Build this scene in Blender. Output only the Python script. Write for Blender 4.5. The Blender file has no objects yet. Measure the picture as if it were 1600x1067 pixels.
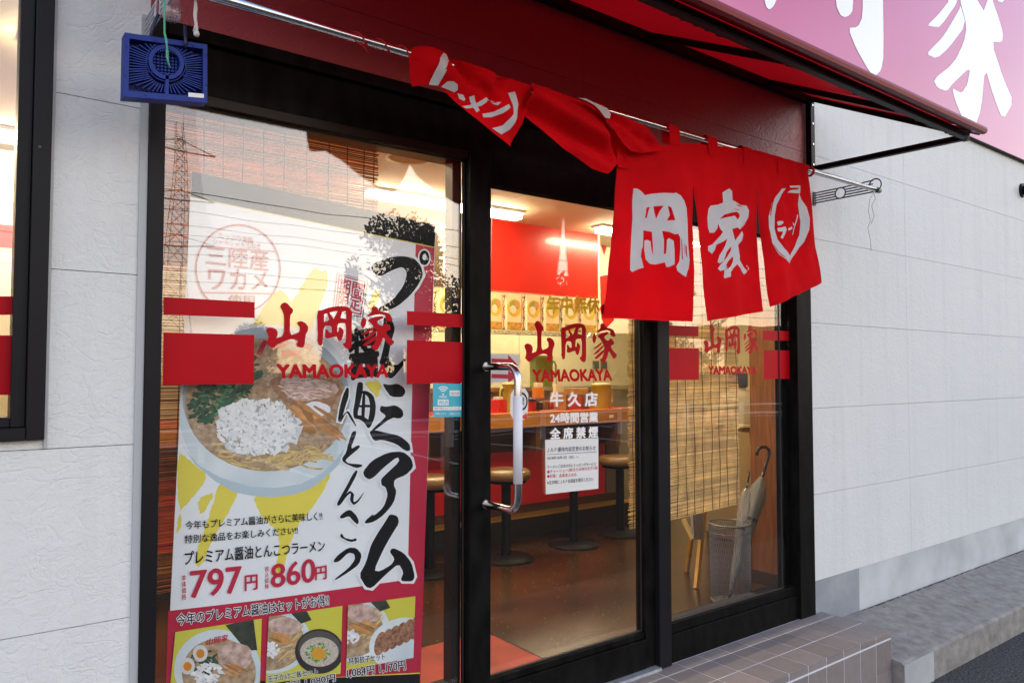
import bpy, bmesh, math, random
from mathutils import Vector, Matrix
from mathutils.geometry import tessellate_polygon
random.seed(7)
R = math.radians
S = bpy.context.scene
COL = S.collection
# ------------------------------------------------------------------ camera, world, sun, exposure
EYE = Vector((0.0, -2.223, 1.262)); YAW, PITCH, FPX, CX, CY = 52.8, 2.3, 1175.0, 800.0, 533.5
_a, _p = R(YAW), R(PITCH)
_fw0 = Vector((math.cos(_a), math.sin(_a), 0)); RT = Vector((math.sin(_a), -math.cos(_a), 0)); _up = Vector((0, 0, 1))
FW = _fw0*math.cos(_p) + _up*math.sin(_p); UP = _up*math.cos(_p) - _fw0*math.sin(_p)
cam = bpy.data.cameras.new('camera'); camo = bpy.data.objects.new('camera', cam); COL.objects.link(camo)
cam.sensor_width = 36; cam.lens = 36*FPX/1600; cam.clip_start = 0.05; cam.clip_end = 3000
camo.matrix_world = Matrix(((RT.x, UP.x, -FW.x, EYE.x), (RT.y, UP.y, -FW.y, EYE.y), (RT.z, UP.z, -FW.z, EYE.z), (0, 0, 0, 1)))
S.camera = camo
S.view_settings.view_transform = 'Standard'; S.view_settings.look = 'None'; S.view_settings.exposure = 0.08; S.view_settings.gamma = 1
S.cycles.max_bounces = 10; S.cycles.transparent_max_bounces = 24; S.cycles.diffuse_bounces = 5
S.cycles.sample_clamp_indirect = 6.0
S.cycles.use_denoising = True

SUN_EL, SUN_AZ = 16.0, 35.0           # low evening sun off in front of the shop, veiled by cloud
W = bpy.data.worlds.new('World'); S.world = W; W.use_nodes = True
nt = W.node_tree; nt.nodes.clear()
out = nt.nodes.new('ShaderNodeOutputWorld'); bg = nt.nodes.new('ShaderNodeBackground'); bg2 = nt.nodes.new('ShaderNodeBackground')
add = nt.nodes.new('ShaderNodeAddShader')
sky = nt.nodes.new('ShaderNodeTexSky'); sky.sky_type = 'NISHITA'; sky.sun_disc = False
sky.sun_elevation = R(SUN_EL); sky.sun_rotation = R(180 - SUN_AZ); sky.dust_density = 2.0
nt.links.new(sky.outputs[0], bg.inputs[0]); bg.inputs[1].default_value = 0.05
tc = nt.nodes.new('ShaderNodeTexCoord'); sep = nt.nodes.new('ShaderNodeSeparateXYZ'); nt.links.new(tc.outputs['Generated'], sep.inputs[0])
ramp = nt.nodes.new('ShaderNodeValToRGB'); nt.links.new(sep.outputs[2], ramp.inputs[0])
cr = ramp.color_ramp
cr.elements[0].position = 0.0; cr.elements[0].color = (1.25, 0.88, 0.56, 1)
cr.elements[1].position = 1.0; cr.elements[1].color = (0.15, 0.22, 0.38, 1)
for pos, c in ((0.05, (1.32, 1.06, 0.82)), (0.12, (1.42, 1.27, 1.20)), (0.26, (1.34, 1.36, 1.46)), (0.42, (0.72, 0.88, 1.16)), (0.65, (0.24, 0.36, 0.60))):
    e = cr.elements.new(pos); e.color = (*c, 1)
noi = nt.nodes.new('ShaderNodeTexNoise'); noi.inputs['Scale'].default_value = 2.2; noi.inputs['Detail'].default_value = 5
mp = nt.nodes.new('ShaderNodeMapping'); mp.inputs['Scale'].default_value = (1, 1, 4.0)
nt.links.new(tc.outputs['Generated'], mp.inputs[0]); nt.links.new(mp.outputs[0], noi.inputs['Vector'])
mr = nt.nodes.new('ShaderNodeMapRange'); mr.inputs['From Min'].default_value = 0.3; mr.inputs['From Max'].default_value = 0.7
mr.inputs['To Min'].default_value = 0.85; mr.inputs['To Max'].default_value = 1.15
nt.links.new(noi.outputs[0], mr.inputs[0])
mul = nt.nodes.new('ShaderNodeMixRGB'); mul.blend_type = 'MULTIPLY'; mul.inputs[0].default_value = 1
nt.links.new(ramp.outputs[0], mul.inputs[1]); nt.links.new(mr.outputs[0], mul.inputs[2])
nt.links.new(mul.outputs[0], bg2.inputs[0]); bg2.inputs[1].default_value = 1.42
nt.links.new(bg.outputs[0], add.inputs[0]); nt.links.new(bg2.outputs[0], add.inputs[1]); nt.links.new(add.outputs[0], out.inputs[0])
sl = bpy.data.lights.new('sun', 'SUN'); sl.energy = 0.25; sl.angle = R(40); sl.color = (1, 0.97, 0.93)
so = bpy.data.objects.new('sun', sl); COL.objects.link(so)
sd = Vector((math.sin(R(SUN_AZ))*math.cos(R(SUN_EL)), -math.cos(R(SUN_AZ))*math.cos(R(SUN_EL)), math.sin(R(SUN_EL))))
so.rotation_euler = sd.to_track_quat('Z', 'Y').to_euler(); so.location = (3, -6, 6)

# ------------------------------------------------------------------ survey helpers: a photo pixel seen on a world plane
def ray(px, py): return FW + RT*((px-CX)/FPX) - UP*((py-CY)/FPX)
def F(px, py, y=0.0): d = ray(px, py); return EYE + d*((y-EYE.y)/d.y)
def XP(px, py, x): d = ray(px, py); return EYE + d*((x-EYE.x)/d.x)
def ZP(px, py, z): d = ray(px, py); return EYE + d*((z-EYE.z)/d.z)
def tr(pts, x0, y0, s): return [(x0+a/s, y0+b/s) for a, b in pts]
def FF(pts, y): return [F(a, b, y) for a, b in pts]

# ------------------------------------------------------------------ materials
def srgb(*c): return tuple(((v/255+0.055)/1.055)**2.4 if v > 10 else v/255/12.92 for v in c)
MATS = {}
def mat(name, col, rough=0.5, metal=0.0, var=0.0, vscale=8.0, bump=0.0, bscale=60.0, bdist=0.004, col2=None, emit=None, estr=0.0,
        spec=0.5, trans=0.0, stretch=None, coat=0.0, island=0.0, detail=5, sheen=0.0):
    if name in MATS: return MATS[name]
    m = bpy.data.materials.new(name); m.use_nodes = True; n = m.node_tree; L = n.links
    b = n.nodes['Principled BSDF']; o = n.nodes['Material Output']
    b.inputs['Base Color'].default_value = (*col, 1); b.inputs['Roughness'].default_value = rough; b.inputs['Metallic'].default_value = metal
    b.inputs['Specular IOR Level'].default_value = spec; b.inputs['Coat Weight'].default_value = coat
    if coat: b.inputs['Coat Roughness'].default_value = 0.06
    if sheen: b.inputs['Sheen Weight'].default_value = sheen
    t = n.nodes.new('ShaderNodeTexCoord'); src = t.outputs['Object']
    if stretch:
        k = n.nodes.new('ShaderNodeMapping'); k.inputs['Scale'].default_value = stretch; L.new(src, k.inputs[0]); src = k.outputs[0]
    colout = None
    if var or col2:
        q = n.nodes.new('ShaderNodeTexNoise'); q.inputs['Scale'].default_value = vscale; q.inputs['Detail'].default_value = detail; L.new(src, q.inputs['Vector'])
        r = n.nodes.new('ShaderNodeMapRange'); r.inputs['From Min'].default_value = 0.3; r.inputs['From Max'].default_value = 0.7; L.new(q.outputs[0], r.inputs[0])
        x = n.nodes.new('ShaderNodeMixRGB'); L.new(r.outputs[0], x.inputs[0])
        x.inputs[1].default_value = (*[v*(1-var) for v in col], 1)
        x.inputs[2].default_value = (*(col2 if col2 else [min(1, v*(1+var)) for v in col]), 1); colout = x.outputs[0]
    if island:
        g = n.nodes.new('ShaderNodeNewGeometry'); h = n.nodes.new('ShaderNodeHueSaturation')
        r2 = n.nodes.new('ShaderNodeMapRange'); r2.inputs['To Min'].default_value = 1-island; r2.inputs['To Max'].default_value = 1+island
        L.new(g.outputs['Random Per Island'], r2.inputs[0]); L.new(r2.outputs[0], h.inputs['Value'])
        if colout: L.new(colout, h.inputs['Color'])
        else: h.inputs['Color'].default_value = (*col, 1)
        colout = h.outputs[0]
    if colout: L.new(colout, b.inputs['Base Color'])
    if bump:
        q = n.nodes.new('ShaderNodeTexNoise'); q.inputs['Scale'].default_value = bscale; q.inputs['Detail'].default_value = 6; L.new(src, q.inputs['Vector'])
        k = n.nodes.new('ShaderNodeBump'); k.inputs['Strength'].default_value = bump; k.inputs['Distance'].default_value = bdist
        L.new(q.outputs[0], k.inputs['Height']); L.new(k.outputs[0], b.inputs['Normal'])
    if emit: b.inputs['Emission Color'].default_value = (*emit, 1); b.inputs['Emission Strength'].default_value = estr
    if trans:
        tl = n.nodes.new('ShaderNodeBsdfTranslucent'); mx = n.nodes.new('ShaderNodeMixShader'); mx.inputs[0].default_value = trans
        if colout: L.new(colout, tl.inputs[0])
        else: tl.inputs[0].default_value = (*col, 1)
        L.new(b.outputs[0], mx.inputs[1]); L.new(tl.outputs[0], mx.inputs[2]); L.new(mx.outputs[0], o.inputs[0])
    MATS[name] = m; return m

def glass_mat(name, tint=(1, 1, 1), ior=1.5, gloss=(1, 1, 1), rough=0.0, opaque=0.0, ocol=(1, 1, 1), warp=0.0):
    m = bpy.data.materials.new(name); m.use_nodes = True; n = m.node_tree; L = n.links; n.nodes.clear()
    o = n.nodes.new('ShaderNodeOutputMaterial'); t = n.nodes.new('ShaderNodeBsdfTransparent'); g = n.nodes.new('ShaderNodeBsdfGlossy'); x = n.nodes.new('ShaderNodeMixShader')
    t.inputs[0].default_value = (*tint, 1); g.inputs[0].default_value = (*gloss, 1); g.inputs['Roughness'].default_value = rough
    ge = n.nodes.new('ShaderNodeNewGeometry'); mrn = n.nodes.new('ShaderNodeMapRange'); mrn.inputs['To Min'].default_value = ior; mrn.inputs['To Max'].default_value = 1/ior
    L.new(ge.outputs['Backfacing'], mrn.inputs[0]); f = n.nodes.new('ShaderNodeFresnel'); L.new(mrn.outputs[0], f.inputs['IOR'])
    L.new(f.outputs[0], x.inputs[0]); src = t.outputs[0]
    if opaque:
        d = n.nodes.new('ShaderNodeBsdfDiffuse'); d.inputs[0].default_value = (*ocol, 1); x2 = n.nodes.new('ShaderNodeMixShader'); x2.inputs[0].default_value = opaque
        L.new(t.outputs[0], x2.inputs[1]); L.new(d.outputs[0], x2.inputs[2]); src = x2.outputs[0]
    if warp:                                          # float glass is never quite flat
        tc_ = n.nodes.new('ShaderNodeTexCoord'); q = n.nodes.new('ShaderNodeTexNoise'); q.inputs['Scale'].default_value = 2.2; q.inputs['Detail'].default_value = 1; L.new(tc_.outputs['Object'], q.inputs['Vector'])
        k = n.nodes.new('ShaderNodeBump'); k.inputs['Strength'].default_value = warp; k.inputs['Distance'].default_value = .01; L.new(q.outputs[0], k.inputs['Height']); L.new(k.outputs[0], g.inputs['Normal'])
    L.new(src, x.inputs[1]); L.new(g.outputs[0], x.inputs[2]); L.new(x.outputs[0], o.inputs[0])
    MATS[name] = m; return m

def siding_mat(red=None):
    m = bpy.data.materials.new('dull_red_siding' if red else 'stone_face_siding'); m.use_nodes = True; n = m.node_tree; L = n.links; b = n.nodes['Principled BSDF']
    b.inputs['Roughness'].default_value = 0.62; b.inputs['Specular IOR Level'].default_value = 0.35
    t = n.nodes.new('ShaderNodeTexCoord')
    mpn = n.nodes.new('ShaderNodeMapping'); mpn.inputs['Rotation'].default_value = (0, R(28), 0); mpn.inputs['Scale'].default_value = (1.0, 1.0, 1.35)
    L.new(t.outputs['Object'], mpn.inputs[0])
    def noise(sc, det, ty='FBM', dist=0.0, ro=0.5):
        q = n.nodes.new('ShaderNodeTexNoise'); q.noise_type = ty; q.inputs['Scale'].default_value = sc; q.inputs['Detail'].default_value = det
        q.inputs['Distortion'].default_value = dist; q.inputs['Roughness'].default_value = ro; L.new(mpn.outputs[0], q.inputs['Vector']); return q
    def ridge(sc, dist, w):          # thin crease where the noise crosses its middle
        q = noise(sc, 3, dist=dist)
        s = n.nodes.new('ShaderNodeMath'); s.operation = 'SUBTRACT'; s.inputs[1].default_value = 0.5; L.new(q.outputs[0], s.inputs[0])
        a = n.nodes.new('ShaderNodeMath'); a.operation = 'ABSOLUTE'; L.new(s.outputs[0], a.inputs[0])
        r = n.nodes.new('ShaderNodeMapRange'); r.inputs['From Max'].default_value = w; r.interpolation_type = 'SMOOTHSTEP'; L.new(a.outputs[0], r.inputs[0]); return r.outputs[0]
    q1 = noise(4.5, 6, dist=0.6); q2 = noise(38, 6, ro=0.62); q3 = noise(150, 3)
    r1 = ridge(5.0, 1.2, 0.02); r2 = ridge(13.0, 0.9, 0.03)
    def mad(a, k, c):
        x = n.nodes.new('ShaderNodeMath'); x.operation = 'MULTIPLY_ADD'; L.new(a, x.inputs[0]); x.inputs[1].default_value = k
        if c is None: x.inputs[2].default_value = 0
        else: L.new(c, x.inputs[2])
        return x.outputs[0]
    h = mad(q1.outputs[0], 0.55, None); h = mad(r1, 0.09, h); h = mad(r2, 0.07, h); h = mad(q2.outputs[0], 0.36, h); h = mad(q3.outputs[0], 0.12, h)
    k = n.nodes.new('ShaderNodeBump'); k.inputs['Strength'].default_value = 0.8; k.inputs['Distance'].default_value = 0.009
    L.new(h, k.inputs['Height']); L.new(k.outputs[0], b.inputs['Normal'])
    st = n.nodes.new('ShaderNodeTexNoise'); st.inputs['Scale'].default_value = 1.3; st.inputs['Detail'].default_value = 6; L.new(t.outputs['Object'], st.inputs['Vector'])
    x = n.nodes.new('ShaderNodeMixRGB'); L.new(st.outputs[0], x.inputs[0]); x.inputs[1].default_value = (0.665, 0.687, 0.677, 1); x.inputs[2].default_value = (0.74, 0.757, 0.742, 1)
    sm = n.nodes.new('ShaderNodeMapping'); sm.inputs['Scale'].default_value = (9, 9, .55); L.new(t.outputs['Object'], sm.inputs[0])
    sn = n.nodes.new('ShaderNodeTexNoise'); sn.inputs['Scale'].default_value = 1.6; sn.inputs['Detail'].default_value = 7; L.new(sm.outputs[0], sn.inputs['Vector'])
    sr = n.nodes.new('ShaderNodeMapRange'); sr.inputs['From Min'].default_value = .5; sr.inputs['From Max'].default_value = .8; sr.inputs['To Max'].default_value = .24; L.new(sn.outputs[0], sr.inputs[0])
    sx = n.nodes.new('ShaderNodeMixRGB'); L.new(sr.outputs[0], sx.inputs[0]); L.new(x.outputs[0], sx.inputs[1]); sx.inputs[2].default_value = (.47, .475, .47, 1)
    L.new(sx.outputs[0], b.inputs['Base Color'])
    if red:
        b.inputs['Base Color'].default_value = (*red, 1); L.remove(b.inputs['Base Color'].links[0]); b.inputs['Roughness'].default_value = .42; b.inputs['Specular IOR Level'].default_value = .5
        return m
    MATS['siding'] = m; return m

M = mat
siding = siding_mat()
black = M('black_frame_paint', (0.0038, 0.0036, 0.0038), 0.5, spec=.06, var=0.3, vscale=22, detail=10, stretch=(1, 1, .35), col2=(.010, .0095, .009), bump=0.05, bscale=300, bdist=0.001)
bronze = M('dark_bronze_aluminium', (0.016, 0.011, 0.008), 0.4, spec=.2)
charcoal = M('charcoal_window_frame', (0.011, 0.0105, 0.0125), 0.42, spec=.14, var=0.1, bump=0.05, bscale=200, bdist=0.001)
flash = M('grey_flashing', (0.42, 0.44, 0.45), 0.5)
redfilm = M('red_vinyl_film', (0.46, 0.001, 0.009), 0.45, var=0.05, spec=.12)
redcloth = M('red_cotton_cloth', (0.66, 0.003, 0.008), 0.9, spec=.08, var=0.14, vscale=4, bump=0.6, bscale=14, bdist=0.006, trans=0.25)
redsiding = siding_mat((.35, .07, .08))
clothwhite = M('white_dyed_cloth', (0.62, 0.64, 0.67), 0.85, var=0.05, vscale=9, bump=0.2, bscale=700, bdist=0.0005, trans=0.2)
chrome = M('brushed_steel', (0.62, 0.62, 0.63), 0.2, 1.0)
darksteel = M('black_coated_steel', (0.006, 0.0055, 0.0065), 0.5, spec=.2, bump=0.1, bscale=120, bdist=0.001)
white = M('white_print', (0.84, 0.85, 0.86), 0.5)
ink = M('black_ink', (0.010, 0.010, 0.012), 0.5, spec=.15)
redink = M('magenta_red_ink', (0.55, 0.012, 0.055), 0.45)
plaster = M('cream_wall_paint', (0.80, 0.70, 0.45), 0.6, var=0.04, vscale=2)
glass = glass_mat('window_glass', (0.99, 0.993, 0.99), 1.68, warp=.12)
clear = glass_mat('clear_plastic', (0.93, 0.93, 0.95), 1.5, rough=0.05, opaque=0.22, ocol=(0.8, 0.8, 0.82))

# ------------------------------------------------------------------ mesh helpers
class MB:
    def __init__(s): s.v = []; s.f = []
    def quad(s, *p): i = len(s.v); s.v += [Vector(q) for q in p]; s.f.append(tuple(range(i, i+len(p)))); return s
    def box(s, x0, x1, y0, y1, z0, z1):
        i = len(s.v); s.v += [Vector(c) for c in ((x0,y0,z0),(x1,y0,z0),(x1,y1,z0),(x0,y1,z0),(x0,y0,z1),(x1,y0,z1),(x1,y1,z1),(x0,y1,z1))]
        s.f += [tuple(i+k for k in q) for q in ((0,3,2,1),(4,5,6,7),(0,1,5,4),(1,2,6,5),(2,3,7,6),(3,0,4,7))]; return s
    def bar(s, a, b, w, h, up=(0, 0, 1)):
        a, b = Vector(a), Vector(b); d = (b-a).normalized(); u = Vector(up); sd = d.cross(u).normalized(); u = sd.cross(d).normalized()
        i = len(s.v)
        for p in (a, b):
            for q, r in ((-1,-1),(1,-1),(1,1),(-1,1)): s.v.append(p+sd*q*w/2+u*r*h/2)
        s.f += [tuple(i+k for k in q) for q in ((0,1,2,3),(7,6,5,4),(0,4,5,1),(1,5,6,2),(2,6,7,3),(3,7,4,0))]; return s
    def tube(s, pts, r, n=8, closed=False, cap=True):
        pts = [Vector(p) for p in pts]; N = len(pts); base = len(s.v); prev = None
        for k, p in enumerate(pts):
            d = ((pts[(k+1) % N]-pts[k-1]) if closed else (pts[min(k+1, N-1)]-pts[max(k-1, 0)])).normalized()
            if prev is None: u = d.orthogonal().normalized()
            else: u = (prev - d*prev.dot(d)).normalized()
            prev = u; w = d.cross(u); rr = r[k] if isinstance(r, (list, tuple)) else r
            for j in range(n): a = 2*math.pi*j/n; s.v.append(p+(u*math.cos(a)+w*math.sin(a))*rr)
        for k in range(N if closed else N-1):
            for j in range(n):
                a, b = base+k*n, base+((k+1) % N)*n; s.f.append((a+j, a+(j+1) % n, b+(j+1) % n, b+j))
        if cap and not closed:
            s.f.append(tuple(base+j for j in reversed(range(n)))); s.f.append(tuple(base+(N-1)*n+j for j in range(n)))
        return s
    def lathe(s, c, prof, n=24):
        c = Vector(c); base = len(s.v)
        for r, z in prof:
            for j in range(n): a = 2*math.pi*j/n; s.v.append(c+Vector((r*math.cos(a), r*math.sin(a), z)))
        for k in range(len(prof)-1):
            for j in range(n): a, b = base+k*n, base+(k+1)*n; s.f.append((a+j, a+(j+1) % n, b+(j+1) % n, b+j))
        return s
    def poly(s, outer, holes=()):
        loops = [[Vector(p) for p in outer]] + [[Vector(p) for p in h] for h in holes]
        i = len(s.v); flat = [p for l in loops for p in l]; s.v += flat
        for t in tessellate_polygon(loops):
            a, b, c = t
            nrm = (flat[b]-flat[a]).cross(flat[c]-flat[a])
            s.f.append((i+a, i+b, i+c) if nrm.y < 0 else (i+a, i+c, i+b))
        return s
    def build(s, name, m, parent=None, smooth=False, bevel=0.0, origin=None):
        me = bpy.data.meshes.new(name)
        if origin is None:
            if parent is not None: origin = Vector(parent.get('_o', (0, 0, 0)))
            else:
                xs = s.v; lo = [min(v[k] for v in xs) for k in range(3)]; hi = [max(v[k] for v in xs) for k in range(3)]
                origin = Vector(((lo[0]+hi[0])/2, (lo[1]+hi[1])/2, lo[2]))
        origin = Vector(origin)
        me.from_pydata([tuple(v-origin) for v in s.v], [], s.f); me.update()
        if bevel:
            b = bmesh.new(); b.from_mesh(me); bmesh.ops.bevel(b, geom=b.edges[:], offset=bevel, segments=1, affect='EDGES', clamp_overlap=True); b.to_mesh(me); b.free()
        if smooth:
            me.shade_smooth()
            for p in me.polygons: p.use_smooth = True
        me.materials.append(m); o = bpy.data.objects.new(name, me); COL.objects.link(o)
        if parent is not None: o.parent = parent; o['_o'] = tuple(origin)
        else: o.location = origin; o['_o'] = tuple(origin)
        return o
ORIG = {}
def thing(name, label, cat, loc, group=None):
    o = bpy.data.objects.new(name, None); COL.objects.link(o); o.location = loc; o['_o'] = tuple(loc); o.empty_display_size = 0.1
    o['label'] = label; o['category'] = cat
    if group: o['group'] = group
    return o
def tag(o, label=None, cat=None, group=None, kind=None):
    if label: o['label'] = label
    if cat: o['category'] = cat
    if group: o['group'] = group
    if kind: o['kind'] = kind
    return o
def copy_tree(o, delta, parent=None):
    c = o.copy(); COL.objects.link(c)
    if parent is not None: c.parent = parent
    else: c.location = o.location + Vector(delta)
    for ch in list(o.children): copy_tree(ch, delta, c)
    return c
def subdiv(mb, size):
    b = bmesh.new()
    vs = [b.verts.new(v) for v in mb.v]; b.verts.ensure_lookup_table()
    for f in mb.f:
        try: b.faces.new([vs[i] for i in f])
        except ValueError: pass
    for _ in range(7):
        es = [e for e in b.edges if e.calc_length() > size]
        if not es: break
        bmesh.ops.subdivide_edges(b, edges=es, cuts=1); bmesh.ops.triangulate(b, faces=b.faces[:])
    r = MB(); b.verts.index_update(); r.v = [v.co.copy() for v in b.verts]; r.f = [tuple(v.index for v in f.verts) for f in b.faces]; b.free(); return r

_fc = {}
def glyphs(body, bold=0.0, space=1.0):
    key = (body, bold, space)
    if key in _fc: return _fc[key]
    c = bpy.data.curves.new('lettering', 'FONT'); c.body = body; c.resolution_u = 4; c.offset = bold; c.space_line = space; c.align_x = 'CENTER' if '\n' in body else 'LEFT'
    o = bpy.data.objects.new('lettering', c); COL.objects.link(o); bpy.context.view_layer.update()
    me = bpy.data.meshes.new_from_object(o)
    v = [tuple(p.co) for p in me.vertices]; f = [tuple(p.vertices) for p in me.polygons]
    COL.objects.unlink(o); bpy.data.objects.remove(o); bpy.data.curves.remove(c); bpy.data.meshes.remove(me)
    x0, x1 = min(p[0] for p in v), max(p[0] for p in v); y0, y1 = min(p[1] for p in v), max(p[1] for p in v)
    _fc[key] = (v, f, (x0, x1, y0, y1)); return _fc[key]
def text(mb, body, bl, br, t_r, tl, bold=0.0, ref=None, space=1.0):
    """lettering fitted to four world corners; bold (in em) thickens it with shifted copies, a halo is a very bold copy behind"""
    v, f, (x0, x1, y0, y1) = glyphs(body, 0.0, space); b = bold
    nrm = (br-bl).cross(tl-bl).normalized()
    ks = [(0, 0)] if b <= 0 else [(0, 0)]+[(b*math.cos(a*math.pi/4), b*math.sin(a*math.pi/4)) for a in range(8)] if b > .03 else [(-b, 0), (b, 0), (0, b*.7), (0, -b*.7)]
    for n, (dx, dy) in enumerate(ks):
        i = len(mb.v)
        for p in v:
            u = (p[0]+dx-x0)/(x1-x0); w = (p[1]+dy-y0)/(y1-y0)
            mb.v.append((bl*(1-u)+br*u)*(1-w) + (tl*(1-u)+t_r*u)*w + nrm*(.00001*n))
        for q in f: mb.f.append(tuple(i+k for k in q))
    return mb
def textpx(mb, body, quad, y, bold=0.0, ref=None, space=1.0):   # quad px: bl, br, tr, tl
    return text(mb, body, *[F(a, b, y) for a, b in quad], bold=bold, ref=ref, space=space)
def rectq(x0, y0, x1, y1): return ((x0, y1), (x1, y1), (x1, y0), (x0, y0))
def grow(pts, d):
    n = len(pts); ar = sum(pts[i-1][0]*pts[i][1]-pts[i][0]*pts[i-1][1] for i in range(n)); sg = 1 if ar > 0 else -1; r = []
    for i in range(n):
        a, b, c = Vector(pts[i-1]), Vector(pts[i]), Vector(pts[(i+1) % n])
        e1 = (b-a).normalized() if (b-a).length else Vector((1, 0)); e2 = (c-b).normalized() if (c-b).length else e1
        nn = Vector((e1.y+e2.y, -(e1.x+e2.x))); nn = nn.normalized() if nn.length > 1e-6 else Vector((e1.y, -e1.x))
        k = min(1.6, 1/max(0.4, nn.dot(Vector((e1.y, -e1.x))))); r.append((b.x+nn.x*d*k*sg, b.y+nn.y*d*k*sg))
    return r
def chaikin(pts, n=1):
    for _ in range(n):
        r = []
        for i in range(len(pts)):
            a, b = Vector(pts[i]), Vector(pts[(i+1) % len(pts)])
            r += [tuple(a*0.8+b*0.2), tuple(a*0.2+b*0.8)]
        pts = r
    return pts
ZO = 1.262
# ------------------------------------------------------------------ ground
ZA = -0.30                                                # asphalt level
asphalt = M('asphalt', (0.022, 0.022, 0.023), 0.95, var=0.45, vscale=70, detail=10, bump=1.0, bscale=90, bdist=0.012, col2=(0.06, 0.06, 0.06), spec=.05)  # darkened to thin its pale reflection in the panes
tag(MB().quad((-600, -600, ZA), (600, -600, ZA), (600, 600, ZA), (-600, 600, ZA)).build('ground', asphalt), 'dark grey asphalt of the car park', kind='structure')
asphalt2 = M('pale_asphalt', (0.05, 0.05, 0.05), 0.95, var=.4, vscale=90, detail=10, bump=1.0, bscale=80, bdist=.014, col2=(.17, .168, .165), spec=.05)  # kerb strip left paler; the rest is darkened against haze in the panes
tag(MB().quad((-6, -1.9, ZA+.004), (16, -1.9, ZA+.004), (16, -.36, ZA+.004), (-6, -.36, ZA+.004)).build('pavement', asphalt2), 'pale gritty asphalt strip along the kerb', kind='structure')
pl = MB()
paint = M('worn_white_road_paint', (0.62, 0.62, 0.60), 0.7, var=0.3, vscale=20)
for k in range(9): pl.quad((-6+k*2.6, -13.2, ZA+.004), (-5.88+k*2.6, -13.2, ZA+.004), (-5.88+k*2.6, -8.4, ZA+.004), (-6+k*2.6, -8.4, ZA+.004))
pl.quad((-8, -13.35, ZA+.004), (24, -13.35, ZA+.004), (24, -13.22, ZA+.004), (-8, -13.22, ZA+.004))
tag(pl.build('parking_lines', paint), 'white painted parking lines on asphalt', kind='structure')

# concrete apron along the foot of the wall
conc = M('weathered_concrete', (0.235, 0.215, 0.195), 0.85, var=0.15, vscale=17, detail=14, bump=0.7, bscale=70, bdist=0.004, col2=(0.33, 0.31, 0.285))
conc2 = M('pale_concrete', (0.42, 0.43, 0.43), 0.85, var=0.12, vscale=4, bump=0.4, bscale=80, bdist=0.002, col2=(0.52, 0.53, 0.53))
led = MB()
def ledge(x0, x1, yf, mb):
    zt0, zt1 = -1.338+ZO, -1.405+ZO
    A = [(x0, .0, zt0), (x0, yf+.015, zt1), (x0, yf, zt1-.012), (x0, yf, ZA-.02)]; B = [(x1, p[1], p[2]) for p in A]
    for k in range(3): mb.quad(A[k], A[k+1], B[k+1], B[k])
    mb.quad(*A[::-1], (x0, 0, ZA-.02)); mb.quad(*B, (x1, 0, ZA-.02))
ledge(3.734, 14, -.43, led)
apron = tag(led.build('concrete_ledge', conc), 'stained grey concrete ledge along the wall foot', kind='structure')
ptch = MB(); ptch.box(3.735, 4.04, -.4335, -.428, ZA, -1.414+ZO)
ptch.build('cement_patch', M('pale_cement_patch', (0.44, 0.45, 0.45), 0.85, var=0.12, vscale=6, bump=0.4, bscale=90, bdist=0.002), apron)
random.seed(7)

dk = MB(); random.seed(21)                        # grit and leaf bits lying on the ledge, dirt in the joint at the wall
zl_ = lambda y: -1.338+ZO+(-.067)*(-y/.415)+.0012
for k in range(170):
    x, y = 3.78+6*random.random()**1.6, random.uniform(-.40, -.008); r = random.uniform(.002, .007)*(1.6 if y > -.05 else 1); a = random.uniform(0, 6)
    dk.quad(*[(x+r*math.cos(a+t)*random.uniform(.5, 1.2), y+r*.8*math.sin(a+t)*random.uniform(.5, 1.2), zl_(y)+random.uniform(0, .002)) for t in (0, 1.5, 3.1, 4.7)])
x = 4.15
while x < 10: w_ = random.uniform(.03, .12); dk.quad((x, -.001, zl_(0)), (x+w_, -.001, zl_(0)), (x+w_, -random.uniform(.004, .014), zl_(-.01)), (x, -random.uniform(.004, .014), zl_(-.01))); x += w_+random.uniform(0, .05)
dk.build('grit', M('dark_grit', (.06, .052, .042), .9), apron)
random.seed(7)
# tiled step in front of the entrance
step = thing('tiled_step', 'brown square tiled entrance step with pale grout in front of doors', 'step', (1.4, -.18, ZA))
grout = M('pale_grout', (0.66, 0.67, 0.72), 0.9, bump=0.3, bscale=200, bdist=0.001)
tilem = M('brown_stoneware_tile', (0.235, 0.20, 0.19), 0.65, var=0.07, vscale=25, bump=0.35, bscale=160, bdist=0.0015, island=0.13)
MB().box(-1.2, 3.727, -.3715, .0, ZA, -.0018).build('grout_bed', grout, step)
tl = MB(); px0 = 3.73; P = .1445; g = .0055
k = 0
while px0-(k+1)*P > -1.2:
    x1 = px0-k*P-g/2; x0 = px0-(k+1)*P+g/2
    for ya, yb in ((-.373, -.2275-g/2), (-.2275+g/2, -.082-g/2), (-.082+g/2, -.006)): tl.box(x0, x1, ya, yb, -.012, 0)
    tl.box(x0, x1, -.3735, -.362, -.033, -.0122); tl.box(x0, x1, -.3735, -.364, -.033-g*1.6-.143, -.033-g*1.6); tl.box(x0, x1, -.3735, -.364, ZA, -.185); k += 1
for ya, yb in ((-.362, -.2275-g/2), (-.2275+g/2, -.082-g/2), (-.082+g/2, -.006)): tl.box(3.7265, 3.732, ya, yb, ZA, -.0125)
tl.build('tile', tilem, step, bevel=.0012)

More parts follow.
